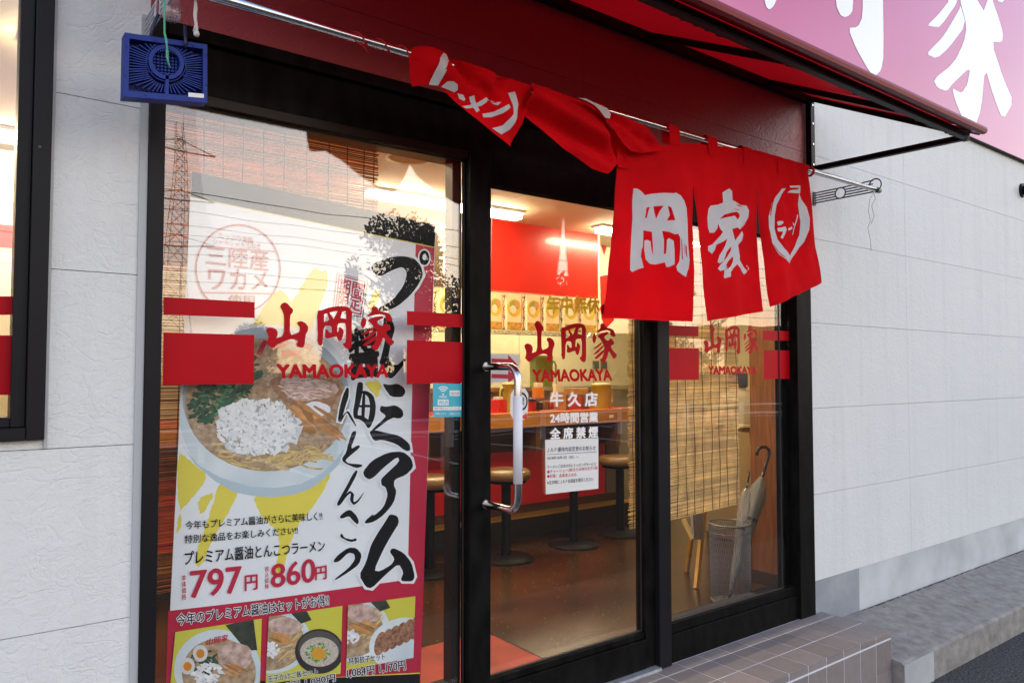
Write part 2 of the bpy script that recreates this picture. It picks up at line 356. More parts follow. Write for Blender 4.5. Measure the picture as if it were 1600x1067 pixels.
# ------------------------------------------------------------------ outside wall
wall = thing('restaurant_wall', 'off white stone textured siding wall of the ramen shop around the entrance', 'wall', (4.7, .05, ZA))
OPEN = [(.437, 3.662, -1, 2.239), (-3, .209, 1.093, 2.95)]
ROWS = [.162, .613, 1.068, 1.523, 1.978, 2.433, 2.888, 3.343]
XS = [-4.0, -.98, 2.053, 4.755, 7.785, 10.8, 14.0]
def cut(rects, h):
    r = []
    for a, b, c, d in rects:
        x0, x1, z0, z1 = max(a, h[0]), min(b, h[1]), max(c, h[2]), min(d, h[3])
        if x0 >= x1 or z0 >= z1: r.append((a, b, c, d)); continue
        if a < x0: r.append((a, x0, c, d))
        if x1 < b: r.append((x1, b, c, d))
        if c < z0: r.append((x0, x1, c, z0))
        if z1 < d: r.append((x0, x1, z1, d))
    return r
def split(rects):                                # the strip over the entrance is coloured dull red, so boards end at its edges
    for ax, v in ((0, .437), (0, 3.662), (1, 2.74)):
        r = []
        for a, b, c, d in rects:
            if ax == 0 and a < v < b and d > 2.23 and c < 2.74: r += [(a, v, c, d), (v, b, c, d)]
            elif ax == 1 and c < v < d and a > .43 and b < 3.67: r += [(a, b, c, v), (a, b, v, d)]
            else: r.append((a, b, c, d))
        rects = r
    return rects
sb = MB(); rb = MB(); G2 = .0010
for i in range(len(ROWS)-1):
    for j in range(len(XS)-1):
        rs = [(XS[j]+G2, XS[j+1]-G2, ROWS[i]+G2, ROWS[i+1]-G2)]
        for h in OPEN: rs = cut(rs, h)
        rs = split(rs)
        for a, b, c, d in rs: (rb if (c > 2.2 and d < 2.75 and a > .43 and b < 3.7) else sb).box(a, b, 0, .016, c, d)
sb.build('siding', siding, wall); tag(rb.build('red_siding', redsiding, wall), 'dull red siding strip under the awning')
bk = MB(); rs = [(-4, 14, .165, 3.4)]
for h in OPEN: rs = cut(rs, h)
for a, b, c, d in rs: bk.box(a, b, .0145, .12, c, d)
bk.build('backing', M('dark_joint_sealant', (0.22, 0.22, 0.225), 0.8), wall)
MB().box(4.142, 14, .006, .12, ZA, .1635).build('foundation', M('whitish_foundation', (0.50, 0.525, 0.54), 0.85, var=0.18, vscale=3.5, bump=0.35, bscale=60, bdist=0.002, col2=(0.60, 0.62, 0.63)), wall)
MB().box(3.664, 4.14, .004, .12, ZA, .1633).build('concrete_block', M('blue_grey_mortar', (0.27, 0.29, 0.31), 0.85, var=0.12, vscale=5, bump=0.4, bscale=90, bdist=0.002, col2=(0.34, 0.36, 0.38)), wall)
MB().box(-4, .435, .004, .12, ZA, .1633).build('foundation', MATS['whitish_foundation'], wall)
MB().box(.416, .436, -.006, .013, -.28, 2.238).build('corner_trim', flash, wall)
MB().box(3.6625, 3.676, -.006, .013, .0, 2.238).build('corner_trim', flash, wall)
MB().box(.2095, .217, -.010, .013, 1.07, 2.95).build('corner_trim', flash, wall)

# small dark fitting on the wall at the right
wl = thing('wall_fitting', 'small black round fitting projecting from the white wall below the sign', 'fitting', F(1600, 297, -.04))
c0 = F(1603, 297, -.03)
MB().tube([c0+Vector((0, .03, 0)), c0+Vector((0, .012, 0))], .055, 16).build('base', darksteel, wl, smooth=False)
MB().tube([c0+Vector((0, .012, 0)), c0+Vector((0, -.05, 0)), c0+Vector((0, -.055, 0))], [.035, .035, .028], 16).build('cap', black, wl, smooth=False)

# ------------------------------------------------------------------ storefront
sf = thing('storefront_frame', 'black aluminium entrance front with glazed panels, door rails and header', 'storefront', (2.05, .05, 0))
def fb(name, x0, x1, y0, y1, z0, z1, m=None, parent=None): return MB().box(x0, x1, y0, y1, z0, z1).build(name, m or black, parent or sf, bevel=.002)
fb('jamb', .437, .478, -.014, .12, 0, 2.239, charcoal)
fb('jamb', 3.528, 3.662, -.018, .075, .0, 2.239)
fb('jamb_stop', 3.438, 3.527, .046, .058, .0, 2.02)
fb('header', .4785, 3.5275, .012, .14, 2.055, 2.1995)
fb('header_rail', .4785, 3.5275, -.010, .13, 2.2, 2.239)
fb('header_rail', .4785, 1.4925, .004, .12, 2.024, 2.0545, bronze)
fb('sill', .4785, 1.4925, .004, .11, 0, .165)
fb('panel_stile', 1.455, 1.4935, .048, .10, .166, 2.0235, bronze)
fb('mullion', 2.462, 2.538, -.02, .12, 0, 2.0545, charcoal)
fb('sill', 2.5385, 3.5275, .002, .11, 0, .118); fb('sill_rail', 2.5385, 3.5275, .012, .10, .1182, .162)
fb('header_rail', 2.5385, 3.5275, .004, .11, 1.946, 2.0545)
MB().box(1.494, 2.461, -.03, .10, .0, .012).build('threshold', M('worn_aluminium_threshold', (0.55, 0.57, 0.6), 0.45, 0.6, var=0.2, vscale=30), sf)
GY = .03
def pane(name, x0, x1, z0, z1, parent): return MB().box(x0, x1, GY, GY+.005, z0, z1).build(name, glass, parent)
pl_ = pane('glass_pane', .4785, 1.4925, .1655, 2.0235, sf)
pr_ = pane('glass_pane', 2.5385, 3.5275, .1625, 1.9455, sf)
# the sliding door
door = thing('sliding_glass_door', 'black framed glass sliding door with chrome handle and shop lettering', 'door', (1.95, .03, .012))
fb('stile', 1.495, 1.588, -.006, .05, .0125, 2.054, None, door); fb('stile', 2.402, 2.4605, .004, .05, .0125, 2.054, None, door)
fb('rail', 1.5885, 2.4015, .0, .05, .0125, .135, None, door); fb('rail_trim', 1.5885, 2.4015, .012, .048, .1352, .161, None, door)
fb('rail', 1.5885, 2.4015, .0, .05, 1.947, 2.054, None, door)
pd_ = pane('glass_pane', 1.5885, 2.4015, .1615, 1.9465, door)
# handle: chrome U bar with a white sleeve, and its twin inside
def handle(yo, sgn, x=1.562):
    yb = yo; za, zb = F(768, 571, 0).z, F(768, 815, 0).z
    ys = -.006 if sgn < 0 else .05
    zt, zbm = 1.262+.018, .79
    pts = [(x, ys, zt), (x, ys+(yb-ys)*.55, zt)]
    for k in range(7): a = k/6*math.pi/2; pts.append((x, yb-sgn*.05*(1-math.sin(a)), zt-.05*(1-math.cos(a))))
    pts += [(x, yb, z) for z in (zt-.12, zbm+.12)]
    for k in range(7): a = (6-k)/6*math.pi/2; pts.append((x, yb-sgn*.05*(1-math.sin(a)), zbm+.05*(1-math.cos(a))))
    pts += [(x, ys+(yb-ys)*.55, zbm), (x, ys, zbm)]
    h = MB().tube(pts, .0132, 14).build('handle', chrome, door, smooth=True)
    MB().tube([(x, yb, zt-.10), (x, yb, zbm+.095)], .0158, 16).build('grip_sleeve', M('white_foam_sleeve', (0.78, 0.78, 0.84), 0.6), h, smooth=True)
    for z in (zt, zbm): MB().tube([(x, ys, z), (x, ys+sgn*.005, z)], .0165, 16).build('mount_plate', chrome, h)
handle(-.198, -1)
MB().tube([(1.63, .0, .05), (1.63, -.006, .05)], .012, 14).build('lock', chrome, door)

gasket = M('rubber_gasket', (.02, .02, .021), .6, spec=.3)
def gaskets(x0, x1, z0, z1, par, w=.005):
    y0, y1 = GY-.006, GY-.0004
    for q in ((x0, x0+w, z0, z1), (x1-w, x1, z0, z1), (x0+w+.0002, x1-w-.0002, z0, z0+w), (x0+w+.0002, x1-w-.0002, z1-w, z1)): MB().box(q[0], q[1], y0, y1, q[2], q[3]).build('gasket', gasket, par)
gaskets(1.589, 2.401, .162, 1.946, door); gaskets(2.539, 3.435, .163, 1.945, sf); gaskets(.479, 1.492, .166, 2.023, sf)
# ---------------- vinyl lettering and bands on the glass
DY = GY-.0008
def band(quads, parent):
    for q in quads:
        MB().quad(*[F(a, b, DY) for a, b in q]).build('red_band', redfilm, parent)
z3 = lambda pts: tr(pts, 230, 440, 1585/520)
z5 = lambda pts: tr(pts, 960, 480, 1138/320)
band([z3([(78,157),(512,173),(512,98),(78,73)]), z3([(74,492),(508,487),(510,254),(78,242)]), z3([(1237,206),(1519,220),(1519,157),(1237,140)]), z3([(1235,488),(1519,481),(1519,290),(1237,278)])], pl_)
band([z5([(284,158),(467,163),(467,108),(284,100)]), z5([(286,404),(470,403),(470,228),(284,225)]), z5([(827,184),(985,187),(985,133),(825,130)]), z5([(830,398),(985,397),(985,240),(830,238)])], pr_)
LOGO = [
 ([(293,105),(325,125),(350,165),(385,205),(375,250),(350,280),(350,560),(430,525),(455,505),(458,440),(430,405),(430,375),(470,358),(520,385),(550,445),(545,490),(520,550),(510,710),(480,728),(440,715),(425,690),(440,640),(430,620),(380,605),(320,625),(250,665),(210,690),(185,725),(160,735),(95,670),(110,640),(120,590),(105,530),(88,495),(105,460),(150,450),(200,475),(220,520),(215,570),(200,600),(285,565),(285,290),(265,225),(240,165),(262,120)], []),
 ([(640,215),(655,600),(645,615),(670,690),(685,697),(708,670),(718,420),(800,418),(808,515),(775,512),(760,475),(735,465),(735,540),(728,570),(755,600),(860,560),(865,590),(890,635),(918,605),(940,500),(925,460),(895,435),(885,445),(880,500),(862,505),(870,395),(905,380),(960,383),(962,645),(920,665),(960,725),(1000,740),(1030,700),(1022,300),(1028,225),(985,155),(880,145),(780,165),(700,205)],
  [[(720,260),(755,250),(775,330),(760,355),(720,370)], [(775,238),(868,212),(825,325)], [(915,225),(955,215),(962,320),(900,310)]]),
 ([(1240,150),(1300,148),(1315,205),(1400,225),(1445,250),(1478,340),(1430,355),(1385,318),(1395,270),(1340,250),(1260,265),(1190,290),(1195,262),(1240,225)], []),
 ([(1150,290),(1182,330),(1178,400),(1145,462),(1118,400),(1125,340)], []),
 ([(1195,340),(1230,305),(1350,270),(1375,300),(1300,345),(1310,385),(1360,415),(1398,365),(1440,410),(1455,460),(1395,490),(1430,560),(1500,630),(1455,690),(1420,655),(1368,560),(1350,650),(1300,760),(1260,735),(1225,690),(1265,680),(1295,590),(1300,500),(1270,440),(1235,380)], []),
 ([(1260,430),(1270,455),(1180,530),(1120,540),(1170,500)], []), ([(1285,470),(1295,500),(1200,600),(1120,625),(1180,570)], []), ([(1297,540),(1294,590),(1190,688),(1140,685),(1220,600)], [])]
l0 = [(tr(o, 810, 490, 9.7), [tr(h, 810, 490, 9.7) for h in hs]) for o, hs in LOGO]
AX = F(819, 540, DY).x; AZ = F(890, 576, DY).z; DW = F(965, 540, DY).x - AX
def logo(parent, x0, zb, w, red=redfilm):
    k = w/DW; mb = MB()
    for n, (o, hs) in enumerate(l0):
        f = lambda pts: [(x0+(p.x-AX)*k, DY-.00012*n, zb+(p.z-AZ)*k) for p in (F(a, b, DY) for a, b in pts)]
        mb.poly(f(chaikin(o)), [f(h) for h in hs])
    for c in mb.v: pass
    mb.build('brush_lettering', red, parent)
logo(pd_, AX, AZ, DW)
xa, xb = F(414.8, 540, DY).x, F(617.6, 540, DY).x
logo(pl_, xa, F(430, 555, DY).z, xb-xa)
xa, xb = F(1099.5, 540, DY).x, F(1186, 540, DY).x
logo(pr_, xa, F(1100, 562, DY).z+.008, xb-xa)
for par, q in ((pd_, ((833,596),(956,594),(954,577),(832,578))), (pl_, ((434,590),(606,589),(606,570),(433,570))), (pr_, ((1107,584.5),(1182,584),(1182,573),(1107,572)))):
    textpx(MB(), 'YAMAOKAYA', q, DY, bold=.05).build('lettering', redfilm, par)
def dtext(body, q, m, bold, par=pd_): return textpx(MB(), body, q, DY, bold=bold).build('lettering', m, par)
gold = M('gold_vinyl', (0.95, 0.72, 0.02), 0.5)
dtext('年中無休', ((854,490),(937,490),(937,463),(854,462)), gold, .036)
dtext('牛 久 店', ((860,635),(933,634),(933,613),(860,613)), white, .036)
dtext('24時間営業', ((860,661),(934,659),(934,644),(860,645)), white, .036)
dtext('全 席 禁 煙', ((860,686),(934,683),(934,666),(860,669)), white, .036)

# ---------------- papers and stickers on the glass
paper = M('white_paper', (0.74, 0.75, 0.72), 0.8)
note = thing('paper_notice', 'white paper notice with black and red lines taped below the white lettering', 'notice', F(893, 770, .022))
def sheet(pts, y, name, m, par, t=.0008): 
    a = [F(p, q, y) for p, q in pts]; b = [v+Vector((0, t, 0)) for v in a]; mb = MB(); mb.quad(*a); n = len(a)
    for k in range(n): mb.quad(a[k], b[k], b[(k+1) % n], a[(k+1) % n])
    mb.quad(*b[::-1]); return mb.build(name, m, par)
sheet([(853,772),(935,763),(935,684),(852,687)], .025, 'sheet', paper, note)
def ntext(body, q, m, par, y=.0243, bold=.01): return textpx(MB(), body, q, y, bold=bold).build('lettering', m, par)
for body, q, m in (('ＪＡＦ優待内容変更のお知らせ', ((855,707),(931,703),(931,696),(855,699)), M('navy_ink', (.02, .03, .09), .5)),
                   ('2018年10月1日（月）～', ((855,718),(904,716),(904,711),(855,713)), ink),
                   ('ラーメンご注文の方にトッピングサービス', ((855,732),(931,727),(931,722),(855,727)), ink),
                   ('●チャーシュー2枚または味付玉子1個', ((855,740),(933,733),(933,728),(855,734)), redink),
                   ('●対象：会員本人のみ', ((855,747),(901,744),(901,738),(855,741)), redink),
                   ('※注文時にＪＡＦ会員証を提示ください', ((855,757),(927,751),(927,745),(855,751)), ink)): ntext(body, q, m, note)
MB().quad(*[F(a, b, .0243) for a, b in ((855,710.4),(932,706),(932,705.3),(855,709.8))]).build('rule', ink, note)
arrow = thing('arrow_sheet', 'white sheet with two red arrows pointing right behind the door handle', 'sign', F(790, 598, .045))
sheet([(767,599),(812,595),(812,553),(767,552)], .045, 'sheet', paper, arrow)
for dy in (0, 24):
    MB().poly([F(a, b, .0442) for a, b in ((768,566.5+dy),(794,567.5+dy),(794,574+dy),(810,574+dy-3) if dy == 0 else (808,588.5),(794,554+dy),(794,561+dy),(768,560+dy))]).build('arrow', redink, arrow)
kid = thing('door_sticker', 'small white card with a dark ring and coloured corner behind the handle', 'sticker', F(812, 656, .025))
sheet(chaikin([(797,655),(824,656),(826,606),(798,607)]), .0275, 'card', paper, kid)
def ring(cx, cy, r0, r1, y, n=28, ry=1.0, a0=0, a1=2*math.pi):
    mb = MB()
    for k in range(n):
        a, b = a0+(a1-a0)*k/n, a0+(a1-a0)*(k+1)/n
        mb.quad(*[F(cx+r*math.cos(t), cy-r*ry*math.sin(t), y) for r, t in ((r0,a),(r1,a),(r1,b),(r0,b))])
    return mb
ring(815, 627, 7.5, 9.5, .0265, ry=1.5).build('ring', ink, kid); textpx(MB(), '禁', rectq(811, 620, 819, 633), .0265, bold=.02).build('lettering', ink, kid)
MB().poly([F(a, b, .0265) for a, b in ((812,654),(823,654),(823,644))]).build('corner', M('mixed_red', (.6,.05,.03), .5), kid)
MB().poly([F(a, b, .0266) for a, b in ((806,653),(812,653),(815,645),(809,645))]).build('corner', M('leaf_green_print', (.2,.45,.05), .5), kid)
wifi = thing('wifi_sticker', 'light blue Wi-Fi sticker beside the door stile', 'sticker', F(699, 651, .025))
cy_ = M('cyan_print', (0.06, 0.46, 0.58), 0.4)
sheet([(677,652),(721,651),(721.5,599.5),(676.5,598.5)], .0275, 'card', cy_, wifi)
for r in (3.2, 6.4, 9.6): ring(692.5, 614.5, r, r+1.7, .0265, n=12, a0=R(45), a1=R(135)).build('wave', white, wifi)
ring(692.5, 616, 0.01, 1.5, .0265).build('dot', white, wifi)
textpx(MB(), 'FREE', rectq(687, 618.5, 698, 621.5), .0265, bold=.02).build('lettering', white, wifi)
MB().quad(*[F(a, b, .0265) for a, b in rectq(684, 624, 701, 633)]).build('box', white, wifi)
textpx(MB(), 'Wi-Fi', rectq(685.5, 625.5, 699.5, 632), .0262, bold=.02).build('lettering', cy_, wifi)
MB().quad(*[F(a, b, .0265) for a, b in rectq(702.5, 610, 718.5, 618.5)]).build('box', white, wifi)
textpx(MB(), 'つながります', rectq(703.5, 612, 717.5, 617), .0262, bold=.01).build('lettering', ink, wifi)
MB().quad(*[F(a, b, .0265) for a, b in ((677,641),(721,640.5),(721,635),(677,635.5))]).build('stripe', white, wifi)
textpx(MB(), '無料で使えるインターネット', rectq(679, 636.5, 718, 639.5), .0262, bold=.01).build('lettering', redink, wifi)
textpx(MB(), 'ご利用ください　ご自由にどうぞ', rectq(679, 644, 719, 648), .0265, bold=.01).build('lettering', white, wifi)
#PART3
# ------------------------------------------------------------------ roll-up poster behind the fixed pane
YP = .11
post = thing('ramen_poster', 'tall white and red ramen poster with big black brush lettering behind the glass', 'poster', F(460, 1067, YP))
pw = M('poster_white', (0.88, 0.93, 0.97), 0.55, var=.03, vscale=3)
yel = M('poster_yellow', (0.84, 0.73, 0.09), 0.55); yel2 = M('lime_yellow_print', (0.68, 0.66, 0.07), .55)
class Lay:
    d = 0
def ly(): Lay.d += 1; return YP - .00002*Lay.d
def P(pts, m, name, holes=(), par=None, y=None):
    y = ly() if y is None else y
    return MB().poly(FF(pts, y), [FF(h, y) for h in holes]).build(name, m, par or post)
MB().quad(*FF([(258,1110),(655,1110),(681,352),(299.5,268)], YP)).build('sheet', pw, post)
P([(299.5,268),(681,351.5),(679,386),(298,307.5)], ink, 'top_bar')
P([(298,307.5),(679,386),(679,387.5),(298,309)], yel, 'edge_line')
P([(649.5,381.5),(679,387.5),(655.5,1110),(632,1110)], redink, 'red_border')
P([(263,954),(400,938),(520,921.5),(634,905.5),(640,904.6),(640,1110),(258,1110)], redink, 'red_panel')
P([(256,1068),(400,1064),(656,1050),(656,1052),(400,1066),(256,1070)], yel, 'edge_line'); P([(256,1070),(656,1052),(655,1112),(256,1112)], ink, 'base_bar')
def rough(pts, j=1.0):
    pts = chaikin(pts); r = []
    for k in range(len(pts)):
        a, b_ = pts[k], pts[(k+1) % len(pts)]; n_ = max(1, int(math.hypot(b_[0]-a[0], b_[1]-a[1])/4))
        for q in range(n_): r.append((a[0]+(b_[0]-a[0])*q/n_+random.uniform(-j, j), a[1]+(b_[1]-a[1])*q/n_+random.uniform(-j, j)))
    return r
def brush(*pw):                                   # tapering stroke outline from (x, y, width) stations
    L_, R_ = [], []
    for k, (x, y, w) in enumerate(pw):
        a, c_ = pw[max(0, k-1)], pw[min(len(pw)-1, k+1)]; d = Vector((c_[0]-a[0], c_[1]-a[1])).normalized(); n_ = Vector((-d.y, d.x))*w/2
        L_.append((x+n_.x, y+n_.y)); R_.append((x-n_.x, y-n_.y))
    return L_+R_[::-1]
z4 = lambda pts: tr(pts, 230, 760, 1600/520)
z2 = lambda pts: tr(pts, 230, 120, 1585/520)
for q in (z2([(790,905),(830,930),(860,915),(858,1000),(800,1150),(760,1290),(560,1330),(600,1200),(700,1060)]), z2([(600,1030),(640,1010),(700,1090),(640,1200),(430,1330),(520,1150)]),
          z3([(148,805),(200,850),(290,920),(250,990),(150,1100),(138,1210),(170,1150),(140,1000)]), z3([(345,950),(400,985),(440,1010),(330,1190),(250,1370),(220,1330),(300,1100)]),
          z3([(500,1010),(700,1000),(880,880),(860,960),(800,1060),(700,1180),(640,1400),(600,1420),(640,1200),(540,1120)]), z3([(1080,30),(1110,60),(1090,120),(1040,160)]), z3([(1030,480),(1120,470),(1100,560),(1060,520)]),
          z4([(690,40),(650,130),(600,250),(640,100)]), z4([(240,60),(330,20),(260,150)])):
    P(rough(q), yel, 'yellow_stroke')
# bowl of ramen
def ell(cx, cy, rx, ry, n=40, rot=0.0, jit=0.0, a0=0, a1=2*math.pi):
    r = []
    for k in range(n):
        a = a0+(a1-a0)*k/n; j = 1+random.uniform(-jit, jit); x, y = rx*math.cos(a)*j, ry*math.sin(a)*j
        r.append((cx+x*math.cos(rot)-y*math.sin(rot), cy+x*math.sin(rot)+y*math.cos(rot)))
    return r
bowlm = M('pale_blue_bowl_print', (0.64, 0.78, 0.86), 0.5, var=.12, vscale=6, col2=(0.82, 0.90, 0.94))
P([(281,628),(283,600),(290,575),(310,545),(345,520),(390,508),(430,507),(470,514),(510,530),(540,560),(551,600),(551,640),(545,680),(530,715),(512,742),(490,760),(460,772),(425,776),(395,774),(365,768),(335,750),(305,725),(288,690),(280,660)], bowlm, 'printed_bowl')
P(ell(416, 622, 131, 111, rot=.03), M('bowl_rim_print', (0.36, 0.46, 0.54), .5), 'printed_bowl')
soup = M('soup_print', (0.42, 0.26, 0.14), .5, var=.35, vscale=60, col2=(0.60, 0.44, 0.27))
P(ell(416, 632, 127, 104, rot=.03), soup, 'printed_soup')
P([(282,690),(292,706),(312,728),(345,746),(390,760),(430,762),(470,756),(505,738),(530,712),(540,695),(530,725),(508,746),(488,762),(458,773),(425,776.5),(395,774.5),(365,768.5),(335,750.5),(305,725.5),(289,700)], M('bowl_shade_print', (.50,.64,.74), .5), 'printed_bowl')
for q in (((400,552),(412,530),(418,533),(408,556)), ((425,540),(450,532),(452,538),(428,548)), ((460,530),(490,540),(486,548),(462,538)), ((440,548),(470,548),(468,556),(440,556))): P(q, redink, 'bowl_mark')
def scatter(name, m, n, fn, jit=.25, y0=None):
    mb = MB(); y = ly()
    for k in range(n):
        cx, cy, rx, ry, rot = fn(k); pts = ell(cx, cy, rx, ry, 7, rot, jit); yy = y-.000002*k; mb.poly(FF(pts, yy))
    Lay.d += max(1, int(n*.000002/.00002)+1)
    o = mb.build(name, m, post)
    if 'foam' in name: o['kind'] = 'stuff'
    return o
def inell(cx, cy, rx, ry):
    a = random.random()*2*math.pi; r = math.sqrt(random.random()); return cx+rx*r*math.cos(a), cy+ry*r*math.sin(a)
scatter('printed_soup_foam', M('soup_foam_print', (.62,.47,.32), .5, island=.25), 110, lambda k: (*inell(416, 632, 122, 99), random.uniform(1.2,4), random.uniform(.8,2), random.uniform(-1,1)))
scatter('printed_soup_foam', M('soup_dark_print', (.30,.17,.08), .5, island=.3), 70, lambda k: (*inell(416, 640, 120, 92), random.uniform(2,7), random.uniform(.8,2), random.uniform(-1,1)))
noodle = M('noodle_print', (0.70, 0.52, 0.20), .5, island=.2)
def strands(name, m, segs, w):
    mb = MB(); y = ly()
    for k, pts in enumerate(segs):
        yy = y-.000003*k
        for i in range(len(pts)-1):
            a, b = Vector(pts[i]), Vector(pts[i+1]); d = (b-a).normalized() if (b-a).length else Vector((1,0)); nn = Vector((-d.y, d.x))*w/2; a = a-d*w*.2; b = b+d*w*.2
            mb.quad(*[F(p.x, p.y, yy-.0000005*i) for p in (a+nn, b+nn, b-nn, a-nn)])
    Lay.d += 9
    return mb.build(name, m, post)
sg = []
for k in range(46):
    x, y = random.uniform(350, 510), 0; y = 735-abs(x-420)*.16-random.uniform(2, 32); a = random.uniform(-.5, .35); L = random.uniform(20, 46); b = random.uniform(-10, 10)
    sg.append([(x+L*t*math.cos(a)-L/2, y+L*t*math.sin(a)+b*t*(1-t)*2) for t in (0,.25,.5,.75,1)])
strands('printed_noodles', noodle, sg, 2.6)
gr = M('spinach_print', (0.015, 0.075, 0.04), .45, island=.75)
def greens(cx, cy, rx, ry, n, s=1.0, rot=0):
    def fn(k):
        x, y = inell(0, 0, rx, ry); x, y = x*math.cos(rot)-y*math.sin(rot), x*math.sin(rot)+y*math.cos(rot)
        return cx+x, cy+y, random.uniform(6, 15)*s, random.uniform(1.5, 4.5)*s, random.uniform(-1.2, .6)
    return fn
scatter('printed_spinach', gr, 150, greens(352, 605, 68, 34, 150, rot=-.75))
scatter('printed_spinach', M('spinach_light_print', (.06,.20,.09), .45, island=.6), 60, greens(352, 608, 62, 30, 60, .55, rot=-.75))
pk = M('pork_print', (0.55, 0.33, 0.25), .5, var=.3, vscale=50, col2=(0.78, 0.60, 0.53)); pk2 = M('pork_edge_print', (0.36, 0.18, 0.09), .5, var=.3, vscale=60)
P(z3(chaikin([(580,460),(700,440),(900,470),(935,520),(900,560),(870,620),(800,650),(740,600),(650,570),(600,520)])), pk2, 'printed_pork')
P(z3(chaikin([(625,462),(720,450),(895,480),(915,520),(885,548),(800,560),(720,570),(660,545)])), pk, 'printed_pork')
P(z3(chaikin([(735,590),(800,565),(870,590),(875,620),(820,645),(765,630)])), pw, 'printed_pork_fat')
P(z3(chaikin([(690,470),(760,465),(800,500),(760,505)])), M('pork_pale_print', (.66,.52,.48), .5), 'printed_pork_fat')
scatter('printed_pork', M('pork_fibre_print', (.84,.68,.60), .5, island=.2), 46, lambda k: (*inell(478, 608, 44, 17), random.uniform(3,9), random.uniform(.5,1.2), random.uniform(-.3,.5)))
scatter('printed_pork', M('pork_shadow_print', (.42,.22,.15), .5, island=.3), 30, lambda k: (*inell(478, 610, 46, 18), random.uniform(3,8), random.uniform(.5,1.1), random.uniform(-.3,.6)))
mn = M('bamboo_print', (0.55, 0.26, 0.08), .5, island=.35, var=.2, vscale=40)
scatter('printed_bamboo', mn, 20, lambda k: (470+random.uniform(-24,36)+k*1.0, 640+random.uniform(-8,10)+k*1.7, random.uniform(22,34), random.uniform(3,5.5), random.uniform(.5,.72)), jit=.12)
on = M('onion_print', (0.85, 0.88, 0.90), .5, island=.16)
scatter('printed_onion', on, 60, lambda k: (*inell(402, 668, 58, 40), random.uniform(10,18), random.uniform(7,12), random.uniform(-1,1)), jit=.3)
scatter('printed_onion', M('onion_shade_print', (.50,.56,.58), .5, island=.3), 220, lambda k: (*inell(402, 668, 62, 44), random.uniform(2.5,6), random.uniform(1,2.2), random.uniform(-1.5,1.5)), jit=.3)
scatter('printed_onion', M('onion_light_print', (.92,.94,.94), .5, island=.08), 300, lambda k: (*inell(400, 666, 62, 44), random.uniform(2.5,7), random.uniform(1.2,3), random.uniform(-1.5,1.5)), jit=.3)
# round stamp and square stamp
pink = M('pale_red_print', (0.56, 0.16, 0.15), .5)
y = ly(); mb = MB()
for k in range(48):
    a, b = 2*math.pi*k/48, 2*math.pi*(k+1)/48
    mb.quad(*[F(372+r*67*math.cos(t), 420-r*70*math.sin(t), y) for r, t in ((.96,a),(1,a),(1,b),(.96,b))])
mb.build('round_stamp', pink, post)
for body, q in (('たっぷり背脂', ((342,372),(396,381),(396,371),(342,362))), ('シャキシャキ玉ねぎ', ((333,381),(408,390),(408,381),(333,372))), ('三陸産', ((322,414),(420,424),(420,391),(322,382))), ('ワカメ', ((326,452),(418,453),(418,424),(326,417))), ('使用', ((356,476),(398,476),(398,461),(356,460)))):
    textpx(MB(), body, q, ly(), bold=.008).build('stamp_lettering', pink, post)
for q in (((316,384),(430,392),(430,393.5),(316,385.5)), ((313,456),(430,458),(430,459.5),(313,457.5))): P(q, pink, 'stamp_rule')
P(tr([(28,222),(218,270),(186,500),(0,455)], 520, 370, 3.953), ink, 'square_stamp'); P(tr([(30,226),(213,271),(182,494),(4,451)], 520, 370, 3.953), pw, 'square_stamp')
o_ = tr([(36,234),(205,276),(176,484),(12,446)], 520, 370, 3.953); P(o_, redink, 'square_stamp', [tr([(44,243),(196,282),(169,474),(22,440)], 520, 370, 3.953)])
textpx(MB(), '期間\n限定', tr([(24,432),(166,462),(190,290),(46,252)], 520, 370, 3.953), ly(), bold=.03, space=.82).build('stamp_lettering', redink, post)
# big brush lettering, each character with a white halo
A = lambda p: tr(p, 520, 370, 3.953); B = lambda p: tr(p, 510, 600, 3.233)
T1 = [A([(232,185),(260,160),(340,130),(420,118),(500,130),(545,180),(558,240),(520,310),(470,370),(400,430),(320,465),(220,460),(290,440),(370,390),(440,300),(460,220),(430,185),(370,205),(290,248),(255,225)]),
 A([(315,490),(370,520),(385,570),(360,650),(340,760),(390,800),(455,740),(455,770),(370,875),(340,870),(285,780),(300,740),(330,600),(310,560)]),
 A([(305,905),(350,915),(400,905),(440,930),(450,960),(430,990),(360,988),(330,950)]),
 B([(275,108),(300,115),(350,105),(385,130),(390,160),(370,175),(330,168),(235,240),(228,232),(295,170),(300,158),(268,135)]),
 B([(215,240),(240,230),(300,245),(370,260),(420,300),(425,335),(400,338),(350,300),(280,280),(240,288)]),
 B([(185,440),(230,385),(310,345),(385,338),(430,375),(440,420),(400,460),(345,480),(340,510),(355,540),(340,600),(290,660),(240,695),(195,705),(195,690),(235,655),(240,665),(290,620),(310,560),(300,520),(278,510),(275,480),(300,455),(370,390),(360,365),(290,420),(240,470),(215,482),(190,465)]),
 B([(320,655),(360,665),(368,700),(330,760),(290,830),(240,940),(270,945),(330,910),(345,880),(318,845),(335,825),(390,850),(430,900),(447,970),(435,995),(385,995),(375,985),(390,950),(365,905),(300,960),(230,1030),(200,1025),(165,965),(200,900),(225,810),(260,750),(300,690)])]
